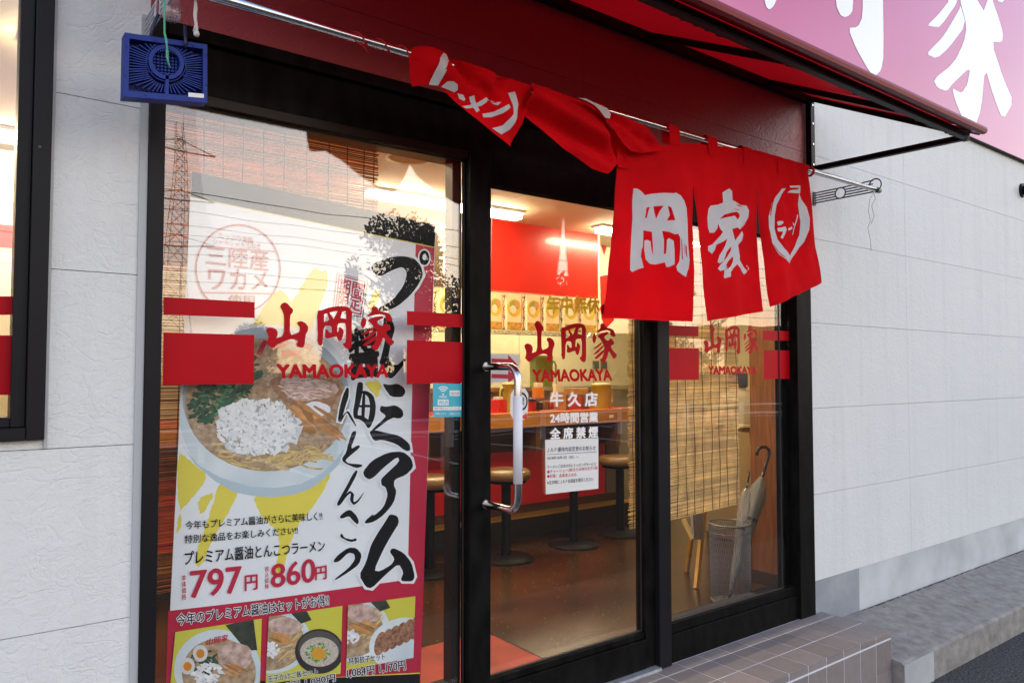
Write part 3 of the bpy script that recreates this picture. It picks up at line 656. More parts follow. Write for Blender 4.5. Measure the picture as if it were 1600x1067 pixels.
T2 = [B(brush((108,18,12),(98,60,30),(80,120,26),(66,190,20))), B(brush((72,192,4),(92,150,7),(108,138,12),(125,170,12),(150,212,6))), B(brush((172,-10,26),(168,30,34),(158,90,28),(146,140,24),(150,172,22))),
 B(brush((165,40,10),(200,42,20),(226,62,28),(236,110,30),(230,165,30),(210,220,20))), B(brush((140,165,16),(175,168,24),(205,190,26),(214,215,18))), B(brush((165,112,12),(200,110,14),(232,112,12))), B(brush((190,45,14),(187,110,18),(184,180,16))),
 B([(150,235),(150,255),(120,330),(165,305),(170,320),(115,365),(95,385),(110,400),(180,405),(182,415),(150,425),(85,395),(78,375),(100,345),(110,300),(130,240)]),
 B(brush((154,436,10),(140,462,20),(112,515,18),(84,565,20),(58,612,18))), B(brush((72,604,5),(96,566,9),(120,542,14),(132,556,18),(127,585,18),(138,604,16),(160,590,10),(190,545,2))),
 B([(65,670),(90,645),(120,632),(150,660),(165,690),(158,710),(135,690),(115,665),(75,680)]), B([(65,770),(78,750),(90,775),(130,785),(148,775),(155,790),(120,798)]),
 B([(35,890),(60,860),(110,825),(150,825),(180,860),(165,910),(110,950),(45,990),(42,982),(110,930),(145,885),(140,855),(110,850),(65,895),(40,900)])]
ringo = A(ell(565, 130, 31, 46, 24)); ringi = A(ell(567, 126, 13, 20, 16))
SHO = ((546,592),(592,586),(590,512),(545,516)); halo = MB(); y = ly(); n = 0; textpx(halo, '醤', SHO, y, bold=.09)
for p in T1+T2+[ringo]: halo.poly(FF(grow(p, 3.6 if p in T1 else 2.2), y-.000006*n)); n += 1
halo.build('halo', pw, post); Lay.d += 12
ti = MB(); y = ly()
for k, p in enumerate(T1+T2): ti.poly(FF(chaikin(p), y-.000006*k))
ti.poly(FF(ringo, y), [FF(ringi, y)]); textpx(ti, '醤', SHO, y, bold=.035); Lay.d += 12
ti.build('brush_lettering', ink, post)
# printed lines
for body, q, m, bo in (('今年もプレミアム醤油がさらに美味しく!!', ((290,827),(504,812),(503,799),(290,814)), ink, .015), ('特別な逸品をお楽しみください!!', ((288,849),(465,834),(465,822),(289,836)), ink, .015),
    ('プレミアム醤油とんこつラーメン', ((288,883),(508,861),(507,843),(289,861)), ink, .02), ('797', ((297,934),(377,925),(377,884),(298,892)), redink, .02), ('円', ((383,923),(402,920),(402,897),(383,899)), redink, .03),
    ('860', ((424,918),(492,908),(492,872),(424,882)), redink, .02), ('円', ((493,906),(510,904),(510,883),(493,886)), redink, .03), ('本\n体\n価\n格', ((284,937),(291,936),(291,897),(284,898)), redink, .01), ('税\n込\n価\n格', ((414,920),(420,919),(420,884),(414,885)), redink, .01)):
    textpx(MB(), body, q, ly(), bold=bo).build('lettering', m, post)
def halotext(body, q, bold=.02, h=.075):
    textpx(MB(), body, q, ly(), bold=h, ref=bold).build('halo', pw, post); Lay.d += 6; textpx(MB(), body, q, ly(), bold=bold).build('lettering', ink, post)
halotext('今年のプレミアム醤油はセットがお得!!', ((276,977),(514,945),(513,928),(276,959)))
# three set photographs
def dish(clip, bowls):
    P(clip, yel2, 'set_photo')
xs = [((274,987),(409,966),(405,1112),(262,1112)), ((420,963),(535,946),(532,1052),(415,1068)), ((544,945),(649,931),(646,1027),(541,1046))]
for q in xs: P(q, yel2, 'set_photo')
def clipin(pts, q):                                    # Sutherland-Hodgman against a convex quad (px)
    out_ = list(pts); n = len(q); ar = sum(q[i-1][0]*q[i][1]-q[i][0]*q[i-1][1] for i in range(n)); sg = 1 if ar > 0 else -1
    for i in range(n):
        a, b = q[i], q[(i+1) % n]; ins = lambda p: sg*((b[0]-a[0])*(p[1]-a[1])-(b[1]-a[1])*(p[0]-a[0])) >= 0
        res = []
        for j in range(len(out_)):
            p, r = out_[j-1], out_[j]
            if ins(p) != ins(r):
                d1 = (b[0]-a[0])*(p[1]-a[1])-(b[1]-a[1])*(p[0]-a[0]); d2 = (b[0]-a[0])*(r[1]-a[1])-(b[1]-a[1])*(r[0]-a[0]); t = d1/(d1-d2)
                res.append((p[0]+(r[0]-p[0])*t, p[1]+(r[1]-p[1])*t))
            if ins(r): res.append(r)
        out_ = res
        if len(out_) < 3: return None
    return out_
def C(pts, q, m, name):
    c = clipin(pts, q)
    if c: P(c, m, name)
def many(q, m, name, n, fn, jit=.2):
    mb = MB(); y = ly()
    for k in range(n):
        cx, cy, rx, ry, rot = fn(k); c = clipin(ell(cx, cy, rx, ry, 7, rot, jit), q)
        if c: mb.poly(FF(c, y-.000003*k))
    Lay.d += 10
    if mb.v: mb.build(name, m, post)
nori = M('seaweed_print', (0.035, 0.045, 0.03), .6, var=.4, vscale=40)
yolk = M('yolk_print', (0.72, 0.26, 0.02), .5); eggw = M('egg_white_print', (0.74, 0.74, 0.72), .5)
q = xs[0]
C(ell(340, 1045, 68, 62), q, bowlm, 'printed_bowl'); C(ell(342, 1050, 58, 53), q, soup, 'printed_soup')
C([(352,976),(396,966),(402,1015),(385,1016)], q, nori, 'printed_seaweed')
many(q, gr, 'printed_spinach', 40, lambda k: (*inell(318, 1032, 20, 24), random.uniform(4,9), random.uniform(1.5,3), random.uniform(-1,1)))
C(chaikin([(338,1012),(365,1002),(392,1010),(394,1035),(372,1052),(345,1040)]), q, pk, 'printed_pork')
many(q, mn, 'printed_bamboo', 12, lambda k: (365+random.uniform(-14,14), 1046+random.uniform(-7,8), random.uniform(9,14), random.uniform(1.5,2.4), .45), .1)
many(q, on, 'printed_onion', 70, lambda k: (*inell(325, 1052, 24, 16), random.uniform(2,6), random.uniform(1.5,3.5), random.uniform(-1,1)))
for ex, ey in ((313,1020),(293,1040)): C(ell(ex, ey, 11.5, 13), q, eggw, 'printed_egg'); C(ell(ex, ey+.5, 6.5, 7), q, yolk, 'printed_yolk')
textpx(MB(), '山岡家', ((322,1008),(357,1000),(356,990),(324,997)), ly(), bold=.03).build('bowl_mark', redink, post)
for q, dx, dy in ((xs[1], 0, 0), (xs[2], 123, -19)):
    C(ell(420+dx, 1000+dy, 66, 52), q, bowlm, 'printed_bowl'); C(ell(418+dx, 1002+dy, 58, 45), q, soup, 'printed_soup')
    many(q, noodle, 'printed_noodles', 24, lambda k: (455+dx+random.uniform(-20,16), 1000+dy+random.uniform(-25,25), random.uniform(8,14), 1.2, random.uniform(-1.1,-.2)), .1)
    C([(455+dx,958+dy),(478+dx,952+dy),(487+dx,968+dy),(470+dx,974+dy)], q, nori, 'printed_seaweed')
    C(chaikin([(420+dx,968+dy),(448+dx,962+dy),(472+dx,972+dy),(468+dx,988+dy),(445+dx,992+dy),(420+dx,984+dy)]), q, pk, 'printed_pork')
    many(q, mn, 'printed_bamboo', 14, lambda k: (440+dx+random.uniform(-14,14), 999+dy+random.uniform(-8,8), random.uniform(9,15), random.uniform(1.5,2.6), .35), .1)
    many(q, on, 'printed_onion', 40, lambda k: (*inell(424+dx, 1014+dy, 12, 11), random.uniform(2,5), random.uniform(1.5,3), random.uniform(-1,1)))
q = xs[1]
C(ell(499, 1017, 38, 35), q, M('dark_bowl_print', (.035,.03,.03), .4), 'printed_rice_bowl'); C(ell(499, 1012, 33, 27), q, M('rice_bowl_inside_print', (.10,.09,.085), .4), 'printed_rice_bowl'); C(ell(499, 1018, 30, 23), q, M('rice_print', (.58,.52,.44), .5, var=.3, vscale=150), 'printed_rice')
many(q, M('spring_onion_print', (.14,.36,.04), .5, island=.4), 'printed_spring_onion', 70, lambda k: (*inell(498, 1019, 20, 15), random.uniform(1,3), random.uniform(1,2), random.uniform(-1,1)))
C(ell(498, 1021, 11, 9.5), q, M('yolk_bright_print', (.75,.38,.03), .4), 'printed_yolk')
q = xs[2]
C(ell(628, 1005, 52, 40, rot=-.25), q, bowlm, 'printed_plate')
for k in range(6): C(ell(594+k*11, 1005-k*5, 8.5, 19, rot=.25), q, M('dumpling_print', (.32,.11,.05), .5, var=.5, vscale=90, col2=(.50,.26,.15)), 'printed_dumpling')
halotext('玉子かけご飯セット', ((418,1066),(497,1053),(496,1043),(418,1055)))
halotext('980円 1,080円', ((428,1082),(524,1064),(523,1052),(428,1069)))
halotext('特製餃子セット', ((545,1038),(602,1030),(601,1020),(545,1027)))
halotext('1,084円 1,170円', ((542,1059),(634,1046),(633,1031),(542,1045)))

# ------------------------------------------------------------------ reed blinds
def blind(name, x0, x1, z0, z1, y, pitch, r, m, cordm, cords, label, seg=5, jag=.006, slope=0.0, depth=.004):
    t = thing(name, label, 'blind', ((x0+x1)/2, y, z0))
    mb = MB(); z = z0
    n = int((z1-z0)/pitch)
    for k in range(n):
        z = z0+k*pitch+random.uniform(-.2, .2)*pitch; xa = x0+random.uniform(-jag, jag); xb = x1+random.uniform(-jag, jag)
        pts = []; tilt = random.uniform(-.6, .6)*pitch; sl_ = slope*(1-(k/n))**2
        for j in range(seg+1): u = j/seg; pts.append((xa+(xb-xa)*u, y+random.uniform(-1, 1)*depth*.4, z+tilt*(u-.5)+random.uniform(-.15, .15)*pitch+sl_*u))
        mb.tube(pts, r*random.uniform(.75, 1.15), 4, cap=True)
    mb.build('reeds', m, t, smooth=False)
    for cx in cords:
        cm = MB(); pts = []
        for j in range(41): u = j/40; pts.append((cx+.004*math.sin(u*23+cx*40)*(1 if seg > 3 else .3), y-r-.0025, z0+(z1-z0)*u+slope*(1-u)**2*(cx-x0)/(x1-x0)))
        cm.tube(pts, .0016, 5).build('cord', cordm, t)
    return t
reedL = M('dark_orange_reed', (0.44, 0.17, 0.034), 0.6, island=.45, trans=.5, var=.25, vscale=14)
reedR = M('pale_straw_reed', (0.86, 0.66, 0.34), 0.65, island=.3, trans=.5, var=.25, vscale=14)
cordm = M('dark_blind_cord', (0.03, 0.022, 0.02), 0.8)
YL = .19
xl = F(590, 250, YL).x; bl_z = F(255, 925, YL).z
blind('reed_blind', .40, xl, bl_z, 2.07, YL, .0058, .0024, reedL, cordm, [F(v, 230, YL).x for v in (285, 318, 349, 379, 412, 444, 479, 513, 542, 568, 583)], 'dark orange reed blind hanging behind the tall ramen poster', seg=3, jag=.004)
MB_ = bpy.data.objects['reed_blind']
MB().box(.39, xl+.01, YL-.008, YL+.008, 2.07, 2.095).build('head_rail', M('brown_wood_rail', (.16,.07,.025), .6, var=.3, vscale=20), MB_)
YRb = .16
b0 = F(984, 826, YRb); b1 = F(1155, 786, YRb)
blind('reed_blind', b0.x, b1.x, b0.z, 2.1, YRb, .0056, .0029, reedR, cordm, [F(v, 700, YRb).x for v in (988, 1001, 1022, 1043, 1057, 1071, 1084, 1097, 1111, 1123, 1135, 1150)], 'pale straw blind with ragged edge hanging behind the glass on the right', seg=6, slope=b1.z-b0.z, jag=.009)
#PART4
# ------------------------------------------------------------------ curtain pole, brackets
YPO = -.336
pa, pb = F(370, -1, YPO), XP(1372, 297, 3.755)
ZPO = .917+ZO
pole = thing('curtain_pole', 'long shiny steel pole carrying the red entrance curtain', 'pole', (2.1, YPO, ZPO))
MB().tube([(.40, YPO, ZPO+.004), (3.745, YPO, ZPO)], .0125, 16).build('tube', chrome, pole, smooth=True)
MB().tube([(3.745, YPO, ZPO), (3.775, YPO, ZPO)], [.015, .013], 14).build('end_cap', M('green_plastic_cap', (0.10, 0.30, 0.08), .4), pole)
cordR = M('red_cord', (.42, .006, .012), .8)
def strand(pts, r, name, m, par):
    return MB().tube(pts, r, 6).build(name, m, par, smooth=True)
sp = []
x0c, x1c = F(545, 60, YPO).x, F(655, 90, YPO).x
for k in range(90):
    u = k/89; a = u*2*math.pi*3.2; sp.append((x0c+(x1c-x0c)*u, YPO+.0150*math.cos(a), ZPO+.003+.0150*math.sin(a)))
strand(sp, .0022, 'tie_cord', cordR, pole)
c = F(557, 66, YPO-.014)
for dx, dz in ((.035, -.022), (-.02, .012), (.03, -.004)): strand([c, c+Vector((dx*.5, -.006, dz*.4)), c+Vector((dx, 0, dz))], .002, 'tie_cord', cordR, pole)
strand([F(a, b, YPO-.012) for a, b in ((1366, 300), (1359, 312), (1357, 330), (1360, 345), (1356, 356), (1360, 375), (1361, 392))], .0012, 'thin_string', M('grey_string', (.35,.33,.32), .8), pole)
strand([F(a, b, YPO-.013) for a, b in ((1364, 298), (1368, 310), (1362, 322), (1366, 338), (1361, 350))], .0012, 'thin_string', MATS['grey_string'], pole)
def bracket(name, label, x, m, ystart=-.0):
    t = thing(name, label, 'bracket', (x, ystart, .93+ZO))
    zt, zb, yend = .962+ZO, .908+ZO, -.335
    pt = lambda y, z: Vector((x, y, z))
    rr = .0035
    MB().box(x-.012, x+.012, -.006, -.0005, zb-.012, zt+.006).build('wall_plate', m, t)
    h = zt-zb; mb = MB()
    cyc = -.150; R1 = h*.52
    for k in range(5):
        z = zb+h*k/4; dz = z-(zb+zt)/2; s = math.sqrt(max(0, R1*R1-dz*dz))
        mb.tube([pt(-.004, z), pt(cyc+s, z)], rr, 6); mb.tube([pt(cyc-s, z), pt(yend+.012, z+.012*(0 if k < 4 else .4))], rr, 6)
    mb.build('bars', m, t)
    MB().tube([pt(cyc+R1*math.cos(a*2*math.pi/24), (zb+zt)/2+R1*math.sin(a*2*math.pi/24)) for a in range(24)], rr, 6, closed=True).build('round_ring', m, t, smooth=True)
    MB().tube([pt(yend+.0+.031*math.cos(a*2*math.pi/24), (zb+zt)/2+.006+.031*math.sin(a*2*math.pi/24)) for a in range(24)], rr, 6, closed=True).build('pole_ring', m, t, smooth=True)
    return t
bracket('pole_bracket', 'dark bronze scroll bracket holding the right end of the curtain pole', 3.735, M('bronze_bracket_paint', (.09, .075, .075), .5))
lb = bracket('pole_bracket', 'pale grey bracket holding the left end of the curtain pole above the blue box', .425, M('pale_grey_bracket', (.50,.50,.54), .5))

# ------------------------------------------------------------------ red split curtain (noren)
nor = thing('split_curtain', 'red split shop curtain with white brush lettering hanging from the pole', 'curtain', (2.5, YPO, ZPO))
YC = -.352
def cy(x, z):                                     # gentle drape of the hanging cloth
    d = max(0.0, ZPO-.06-z); xr = x-2.9
    return YC + .022*math.sin(x*7.3+.6)*min(1, d*2.2) + .009*math.sin(x*19+z*4)*min(1, d*3) + .0028*math.sin(x*41-z*9+1)*min(1, d*4) + .0022*math.sin(x*63+z*23)*math.sin(z*17+x*5) + (.15*xr**1.2*min(1, d*3.5) if xr > 0 else 0) + .02*d
def drape(pts, off=0.0, holes=(), size=.035):
    mb = MB().poly([F(a, b, YC) for a, b in pts], [[F(a, b, YC) for a, b in h] for h in holes]); mb = subdiv(mb, size)
    for v in mb.v: v.y = cy(v.x, v.z)-off
    return mb
def gridcloth(edgeL, edgeR, fn, nu=14, nv=26):
    mb = MB()
    for j in range(nv+1):
        t = j/nv; a = edgeL(t); b = edgeR(t)
        for i in range(nu+1):
            u = i/nu; p = F(a[0]*(1-u)+b[0]*u, a[1]*(1-u)+b[1]*u, YC); p.y = fn(p.x, p.z); mb.v.append(p)
    for j in range(nv):
        for i in range(nu): k = j*(nu+1)+i; mb.f.append((k, k+nu+1, k+nu+2, k+1))
    return mb
def line(*pts):                                   # polyline by arc share
    L = [0]
    for a, b in zip(pts, pts[1:]): L.append(L[-1]+math.hypot(b[0]-a[0], b[1]-a[1]))
    def f(t):
        s = t*L[-1]
        for k in range(len(pts)-1):
            if s <= L[k+1] or k == len(pts)-2:
                u = (s-L[k])/max(1e-6, L[k+1]-L[k]); return (pts[k][0]+(pts[k+1][0]-pts[k][0])*u, pts[k][1]+(pts[k+1][1]-pts[k][1])*u)
    return f
def cloth(mb, name, m=None, par=None):
    o = mb.build(name, m or redcloth, par or nor, smooth=True); return o
P1 = cloth(gridcloth(line((966,232),(966,256),(960,380),(953.5,496)), line((1083,224),(1084,288),(1079,400),(1075.5,503)), cy), 'cloth_panel')
P2 = cloth(gridcloth(line((1083,224),(1084,288),(1094,400),(1105,502)), line((1183,235),(1183.5,288),(1193,400),(1204,486)), cy), 'cloth_panel')
P3 = cloth(gridcloth(line((1183,235),(1183.5,288),(1197,390),(1211,479)), line((1266,259),(1262,270),(1274,350),(1291,441)), cy, nu=22), 'cloth_panel')
stm = M('dark_red_stitching', (.22, .002, .004), .9)
for P_, pts in ((P1, ((967,262),(961,380),(955.5,490.5),(1074,497.5),(1077.5,400),(1082.5,292))), (P2, ((1086,292),(1095.5,400),(1107,496),(1202.5,480.5),(1191.5,400),(1182,292))), (P3, ((1185,292),(1198.5,390),(1212.5,473.5),(1288.5,437),(1272.5,350)))):
    f_ = line(*pts); mb = MB(); n_ = 90
    for k in range(n_):
        p_, q_ = (F(*f_(t), YC) for t in (k/n_, (k+.7)/n_))
        for v in (p_, q_): v.y = cy(v.x, v.z)-.0008
        mb.tube([p_, q_], .0006, 4)
    mb.build('stitching', stm, P_)
n1 = lambda p: tr(p, 980, 285, 7.113); n2 = lambda p: tr(p, 1095, 285, 6.67); n3 = lambda p: tr(p, 1190, 280, 7.355)
def nl(pts, name, par, holes=(), off=.0016): return drape(pts, off, holes, .03).build(name, clothwhite, par, smooth=True)
nl(n1([(105,60),(140,65),(175,95),(210,140),(290,125),(400,120),(500,128),(515,120),(570,150),(620,215),(648,290),(645,870),(635,960),(612,1055),(575,1030),(520,985),(508,940),(545,885),(552,760),(548,620),(525,580),(490,585),(440,555),(385,540),(398,640),(400,800),(415,795),(422,640),(440,625),(480,655),(490,760),(490,915),(450,940),(425,945),(410,890),(340,910),(290,900),(250,850),(230,740),(230,640),(260,632),(295,650),(305,740),(320,810),(318,700),(302,545),(215,525),(215,700),(205,820),(235,940),(180,955),(100,990),(78,965),(80,830),(95,640),(103,400),(100,200)]),
   'brush_lettering', P1, [n1([(230,280),(265,270),(250,330),(240,395),(225,390)]), n1([(305,265),(395,262),(365,320),(335,405),(318,340)]), n1([(430,265),(465,285),(497,430),(420,430),(445,370)])])
for q in ([(205,720),(210,730),(207,830),(200,820)], [(560,640),(566,640),(580,860),(572,868)], [(612,700),(622,720),(622,840),(614,830)], [(598,690),(602,690),(604,800),(600,800)]):
    drape(n1(q), .0026, (), .03).build('dry_brush_streak', redcloth, P1)
nl(n2([(290,65),(325,90),(332,185),(400,205),(440,230),(500,240),(528,290),(525,360),(490,440),(440,485),(415,465),(340,485),(380,605),(430,550),(470,500),(487,540),(470,600),(420,650),(445,760),(440,800),(500,850),(550,900),(560,930),(530,950),(470,900),(400,850),(370,880),(330,930),(330,980),(260,1000),(245,985),(250,910),(200,925),(175,900),(200,860),(235,820),(190,845),(172,830),(190,760),(240,660),(270,590),(160,650),(150,700),(120,745),(80,710),(80,665),(130,645),(215,520),(190,490),(170,430),(165,480),(140,525),(100,525),(80,470),(68,370),(75,280),(100,245),(170,235),(220,215),(220,110)]),
   'brush_lettering', P2, [n2([(185,385),(230,340),(320,315),(400,302),(435,320),(440,350),(415,385),(370,345),(270,365)]), n2([(330,665),(260,730),(230,820),(280,770),(325,715)]), n2([(355,770),(290,820),(265,860),(290,900),(330,870),(355,820)])])
for q in ([(380,228),(420,232),(468,250),(430,246)], [(340,278),(400,282),(445,285),(400,274)]): drape(n2(q), .0026, (), .03).build('dry_brush_streak', redcloth, P2)
for cx_, cy_2 in ((557,860),(575,895),(560,910),(548,925),(572,880)): nl(n2(ell(cx_, cy_2, 6, 6, 7)), 'brush_splash', P2)
for q in ([(285,105),(240,110),(180,180),(120,280),(90,430),(95,560),(140,730),(220,870),(345,965),(352,950),(360,875),(270,800),(200,690),(160,560),(155,420),(180,290),(230,180)],
          [(435,162),(460,230),(520,320),(555,450),(555,580),(510,720),(440,830),(358,945),(362,872),(430,750),(465,640),(470,480),(430,290)], [(325,78),(445,75),(445,165),(305,155),(330,130),(425,118),(425,100),(330,98)]): nl(n3(q), 'ring_lettering', P3)
for q in ([(185,492),(210,480),(260,480),(268,500),(245,520),(200,535)], [(192,560),(240,555),(290,540),(305,575),(290,620),(250,685),(228,670),(262,600),(200,600)], [(320,565),(370,540),(375,570),(325,590)], [(375,490),(402,520),(390,535)], [(435,400),(438,420),(385,638),(377,632),(425,410)]): nl(n3(q), 'lettering', P3)
for q in ([(150,190),(140,220),(110,330),(104,420),(110,420),(122,325),(152,225)],[(150,735),(230,855),(300,915),(230,870),(160,760)]): drape(n3(q), .0026, (), .03).build('dry_brush_streak', redcloth, P3)
# the two left panels, blown up and folded over the pole
z6 = lambda p: tr(p, 600, 0, 3.557)
def fold(pts, y0, creases, size=.022):
    """flat outline subdivided, then pushed in along crease lines (px segments with depth and width in metres)"""
    mb = subdiv(MB().poly([F(a, b, y0) for a, b in pts]), size)
    cs = [(F(*a, y0), F(*b, y0), d, w) for a, b, d, w in creases]
    return mb, cs
def press(mb, cs, off=0):
    for v in mb.v:
        dy = 0
        for a, b, d, w in cs:
            ax, az, bx, bz = a.x, a.z, b.x, b.z; L2 = (bx-ax)**2+(bz-az)**2
            u = max(0, min(1, ((v.x-ax)*(bx-ax)+(v.z-az)*(bz-az))/L2)); q = math.hypot(v.x-ax-(bx-ax)*u, v.z-az-(bz-az)*u)
            dy += 1.2*d*math.exp(-(q/w)**2)
        v.y += dy-off
    return mb
def zz(*p): return z6(p)
OUTA = z6([(178,252),(215,258),(260,268),(330,290),(470,350),(560,385),(650,420),(735,450),(815,475),(828,530),(822,600),(795,680),(760,745),(735,790),(715,812),(690,800),(640,765),(500,650),(400,560),(340,510),(300,478),(240,480),(200,474),(178,470),(165,400),(160,320)])
YA = -.372
CRA = [(zz((385,335))[0], zz((600,540))[0], .030, .018), (zz((600,540))[0], zz((655,425))[0], .018, .013), (zz((170,260))[0], zz((160,470))[0], .03, .02), (zz((480,560))[0], zz((300,470))[0], .014, .03), (zz((240,370))[0], zz((330,420))[0], -.03, .05), (zz((690,660))[0], zz((560,470))[0], -.022, .035), (zz((815,560))[0], zz((740,780))[0], .028, .025)]
mb, cs = fold(OUTA, YA, CRA); PA = cloth(press(mb, cs), 'folded_panel')
def la(pts, name):
    mb, cs = fold(z6(pts), YA, CRA, .02); press(mb, cs, .0022).build(name, clothwhite, PA, smooth=True)
la([(320,302),(385,335),(345,358),(318,400),(296,480),(240,478),(252,420),(285,340)], 'ring_lettering')
la([(335,464),(370,464),(402,475),(412,500),(395,512),(350,500),(312,488)], 'lettering'); la([(415,515),(450,523),(466,545),(460,556),(430,545)], 'lettering')
la([(484,535),(505,530),(520,580),(532,615),(515,625),(500,585)], 'lettering'); la([(572,540),(584,556),(540,590),(462,602),(440,590),(520,572)], 'lettering'); la([(598,540),(610,552),(627,582),(612,596),(590,585)], 'lettering')
la([(668,592),(676,612),(640,640),(590,655),(550,655),(545,635),(600,628)], 'lettering'); la([(685,520),(725,512),(748,580),(735,650),(690,725),(650,750),(598,715),(650,703),(690,650),(705,590)], 'ring_lettering')
for q in ([(385,342),(350,362),(320,405),(304,410),(330,360),(350,345)], [(290,325),(262,380),(246,450),(242,440),(256,380),(280,330)]):
    mb, cs = fold(z6(q), YA, CRA, .02); press(mb, cs, .0034).build('dry_brush_streak', redcloth, PA)
OUTB = [(828,130),(845,137),(866,142),(905,157),(935,172),(955,190),(972,212),(980,236),(985,262),(967,262),(966,255),(949,272),(938,269),(925,264),(905,250),(880,232),(855,210),(838,194),(826,178),(822,160)]
CRB = [((832,175),(950,240),.03,.025), ((830,150),(940,215),-.03,.03), ((900,235),(950,262),-.012,.02), ((955,195),(975,250),.03,.02)]
YB = -.360
mb, cs = fold(OUTB, YB, CRB); PB = cloth(press(mb, cs), 'folded_panel')
OUTC = [(905,155),(925,160),(945,168),(962,178),(1003,194),(1012,200),(1030,224),(1037,235),(1000,240),(985,236),(975,226),(962,207),(945,184),(925,170)]
mb, cs = fold(OUTC, YB-.022, [((940,172),(1020,225),.02,.014), ((965,195),(1000,235),-.012,.012)]); PC = cloth(press(mb, cs), 'folded_panel')
mb, cs = fold(z6([(1080,545),(1120,548),(1165,570),(1240,602),(1260,635),(1255,660),(1230,655),(1195,610),(1170,585),(1120,560)]), YB-.030, [], .02); press(mb, cs).build('lettering', clothwhite, PC)
# loops over the pole
for px, w in ((656, 9), (848, 17), (930, 18), (1048, 17), (1108, 15), (1163, 15), (1215, 12)):
    a = F(px-w/2, 0, YPO).x; a = F(px-w/2, 82+(px-640)*.294, YPO).x; b = F(px+w/2, 82+(px-640)*.294, YPO).x
    mb = MB(); pr = []
    for k in range(9): t = math.pi*k/8; pr.append((YPO+.017*math.cos(t), ZPO+.004+.017*math.sin(t)))
    pr = [(YPO+.017, ZPO-.05)]+pr+[(YPO-.0205, ZPO-.03), (YC-.003, ZPO-.062)]
    for (y0, z0), (y1, z1) in zip(pr, pr[1:]): mb.quad((a, y0, z0), (b, y0, z0), (b+.004*(z1 < ZPO-.05), y1, z1), (a+.004*(z1 < ZPO-.05), y1, z1))
    mb.build('loop', redcloth, nor)
c = F(1270, 267, YPO-.016)
for k in range(3): strand([c+Vector((.004*k+.002*math.sin(a*1.3), .019*math.cos(a)+.016, .019*math.sin(a))) for a in [j*2*math.pi/18 for j in range(19)]], .0042, 'end_tie', cordR, nor)

# ------------------------------------------------------------------ red fabric awning
awn = thing('awning', 'red fabric awning with black steel frame above the entrance', 'awning', (2, -.4, 2.4))
redawn = M('red_awning_fabric', (0.52, 0.004, 0.010), 0.6, spec=.1, var=.06, vscale=4, bump=.15, bscale=500, bdist=.0008, trans=0.36)
lipm = M('red_glossy_vinyl', (0.22, 0.003, 0.012), 0.4, var=.05, spec=.3)
XR, XL = 3.685, .405
zw, zf, yf = 1.475+ZO, 1.078+ZO, -.862
mb = MB(); N = 30
for k in range(N+1):
    x = XL+(XR-XL)*k/N
    for j in range(9): u = j/8; sag = -.012*math.sin(math.pi*u)*abs(math.sin((x-2.426)/.868*math.pi)); mb.v.append(Vector((x, -.02+(yf+.02)*u, zw+(zf-zw)*u+sag)))
for k in range(N):
    for j in range(8): a = k*9+j; mb.f.append((a, a+9, a+10, a+1))
mb.build('canopy', redawn, awn, smooth=True)
lp = MB(); prof = [(yf+.05, zf-.004), (yf+.012, zf-.020), (yf-.004, zf-.017), (yf-.008, zf-.004), (yf-.004, zf+.008), (yf+.02, zf+.008)]
for i in range(2):
    pass
for (y0, z0), (y1, z1) in zip(prof, prof[1:]): lp.quad((XL, y0, z0), (XR, y0, z0), (XR, y1, z1), (XL, y1, z1))
lp.quad(*[(XR, y, z) for y, z in prof])
lp.build('front_lip', lipm, awn)
vb = MB(); vb.box(XL, 3.655, -.042, -.006, 1.430+ZO, 1.472+ZO); vb.build('wall_bar', darksteel, awn, bevel=.002)
vb = MB(); vb.box(3.655, 3.692, -.038, -.006, 1.062+ZO, 1.4725+ZO); vb.build('wall_post', darksteel, awn, bevel=.002)
for z in (1.10, 1.21, 1.32, 1.42): MB().tube([(3.672, -.038, z+ZO), (3.672, -.041, z+ZO)], .0055, 10).build('screw', chrome, awn)
for x in (1.55, 1.98, 2.4, 2.85, 3.3): MB().tube([(x, -.042, 1.45+ZO), (x, -.045, 1.45+ZO)], .006, 10).build('screw', darksteel, awn)
MB().box(XL, XR-.02, -.805, -.775, 1.046+ZO, 1.076+ZO).build('front_bar', darksteel, awn, bevel=.002)
for x in (3.672, 3.294, 2.426, 1.558, .69, .42): MB().bar((x, -.04, 1.452+ZO), (x, -.775, 1.082+ZO), .024, .026).build('rafter', darksteel, awn)
MB().bar((3.672, -.035, 1.076+ZO), (3.672, -.79, 1.060+ZO), .026, .026).build('side_arm', darksteel, awn)
MB().bar((3.672, -.782, 1.044+ZO), (3.672, -.782, 1.108+ZO), .024, .028, (1, 0, 0)).build('arm_socket', darksteel, awn)
MB().tube([(3.685, -.782, 1.066+ZO), (3.6925, -.782, 1.066+ZO)], .009, 12).build('bolt', chrome, awn)
lc = []; x = XL; k = 0
while x < XR-.03:
    lc.append((x, -.772+(.030 if k % 2 else -.006)+random.uniform(-.006, .006), 1.070+ZO+(.006 if k % 2 else -.012)+random.uniform(-.004, .004))); x += .028; k += 1
strand(lc, .0052, 'lacing_cord', darksteel, awn)
hm = MB(); hm.bar((3.686, -.02, 1.462+ZO), (3.686, -.84, 1.068+ZO), .003, .022); hm.build('side_hem', M('pale_red_hem', (.52, .10, .13), .6), awn)

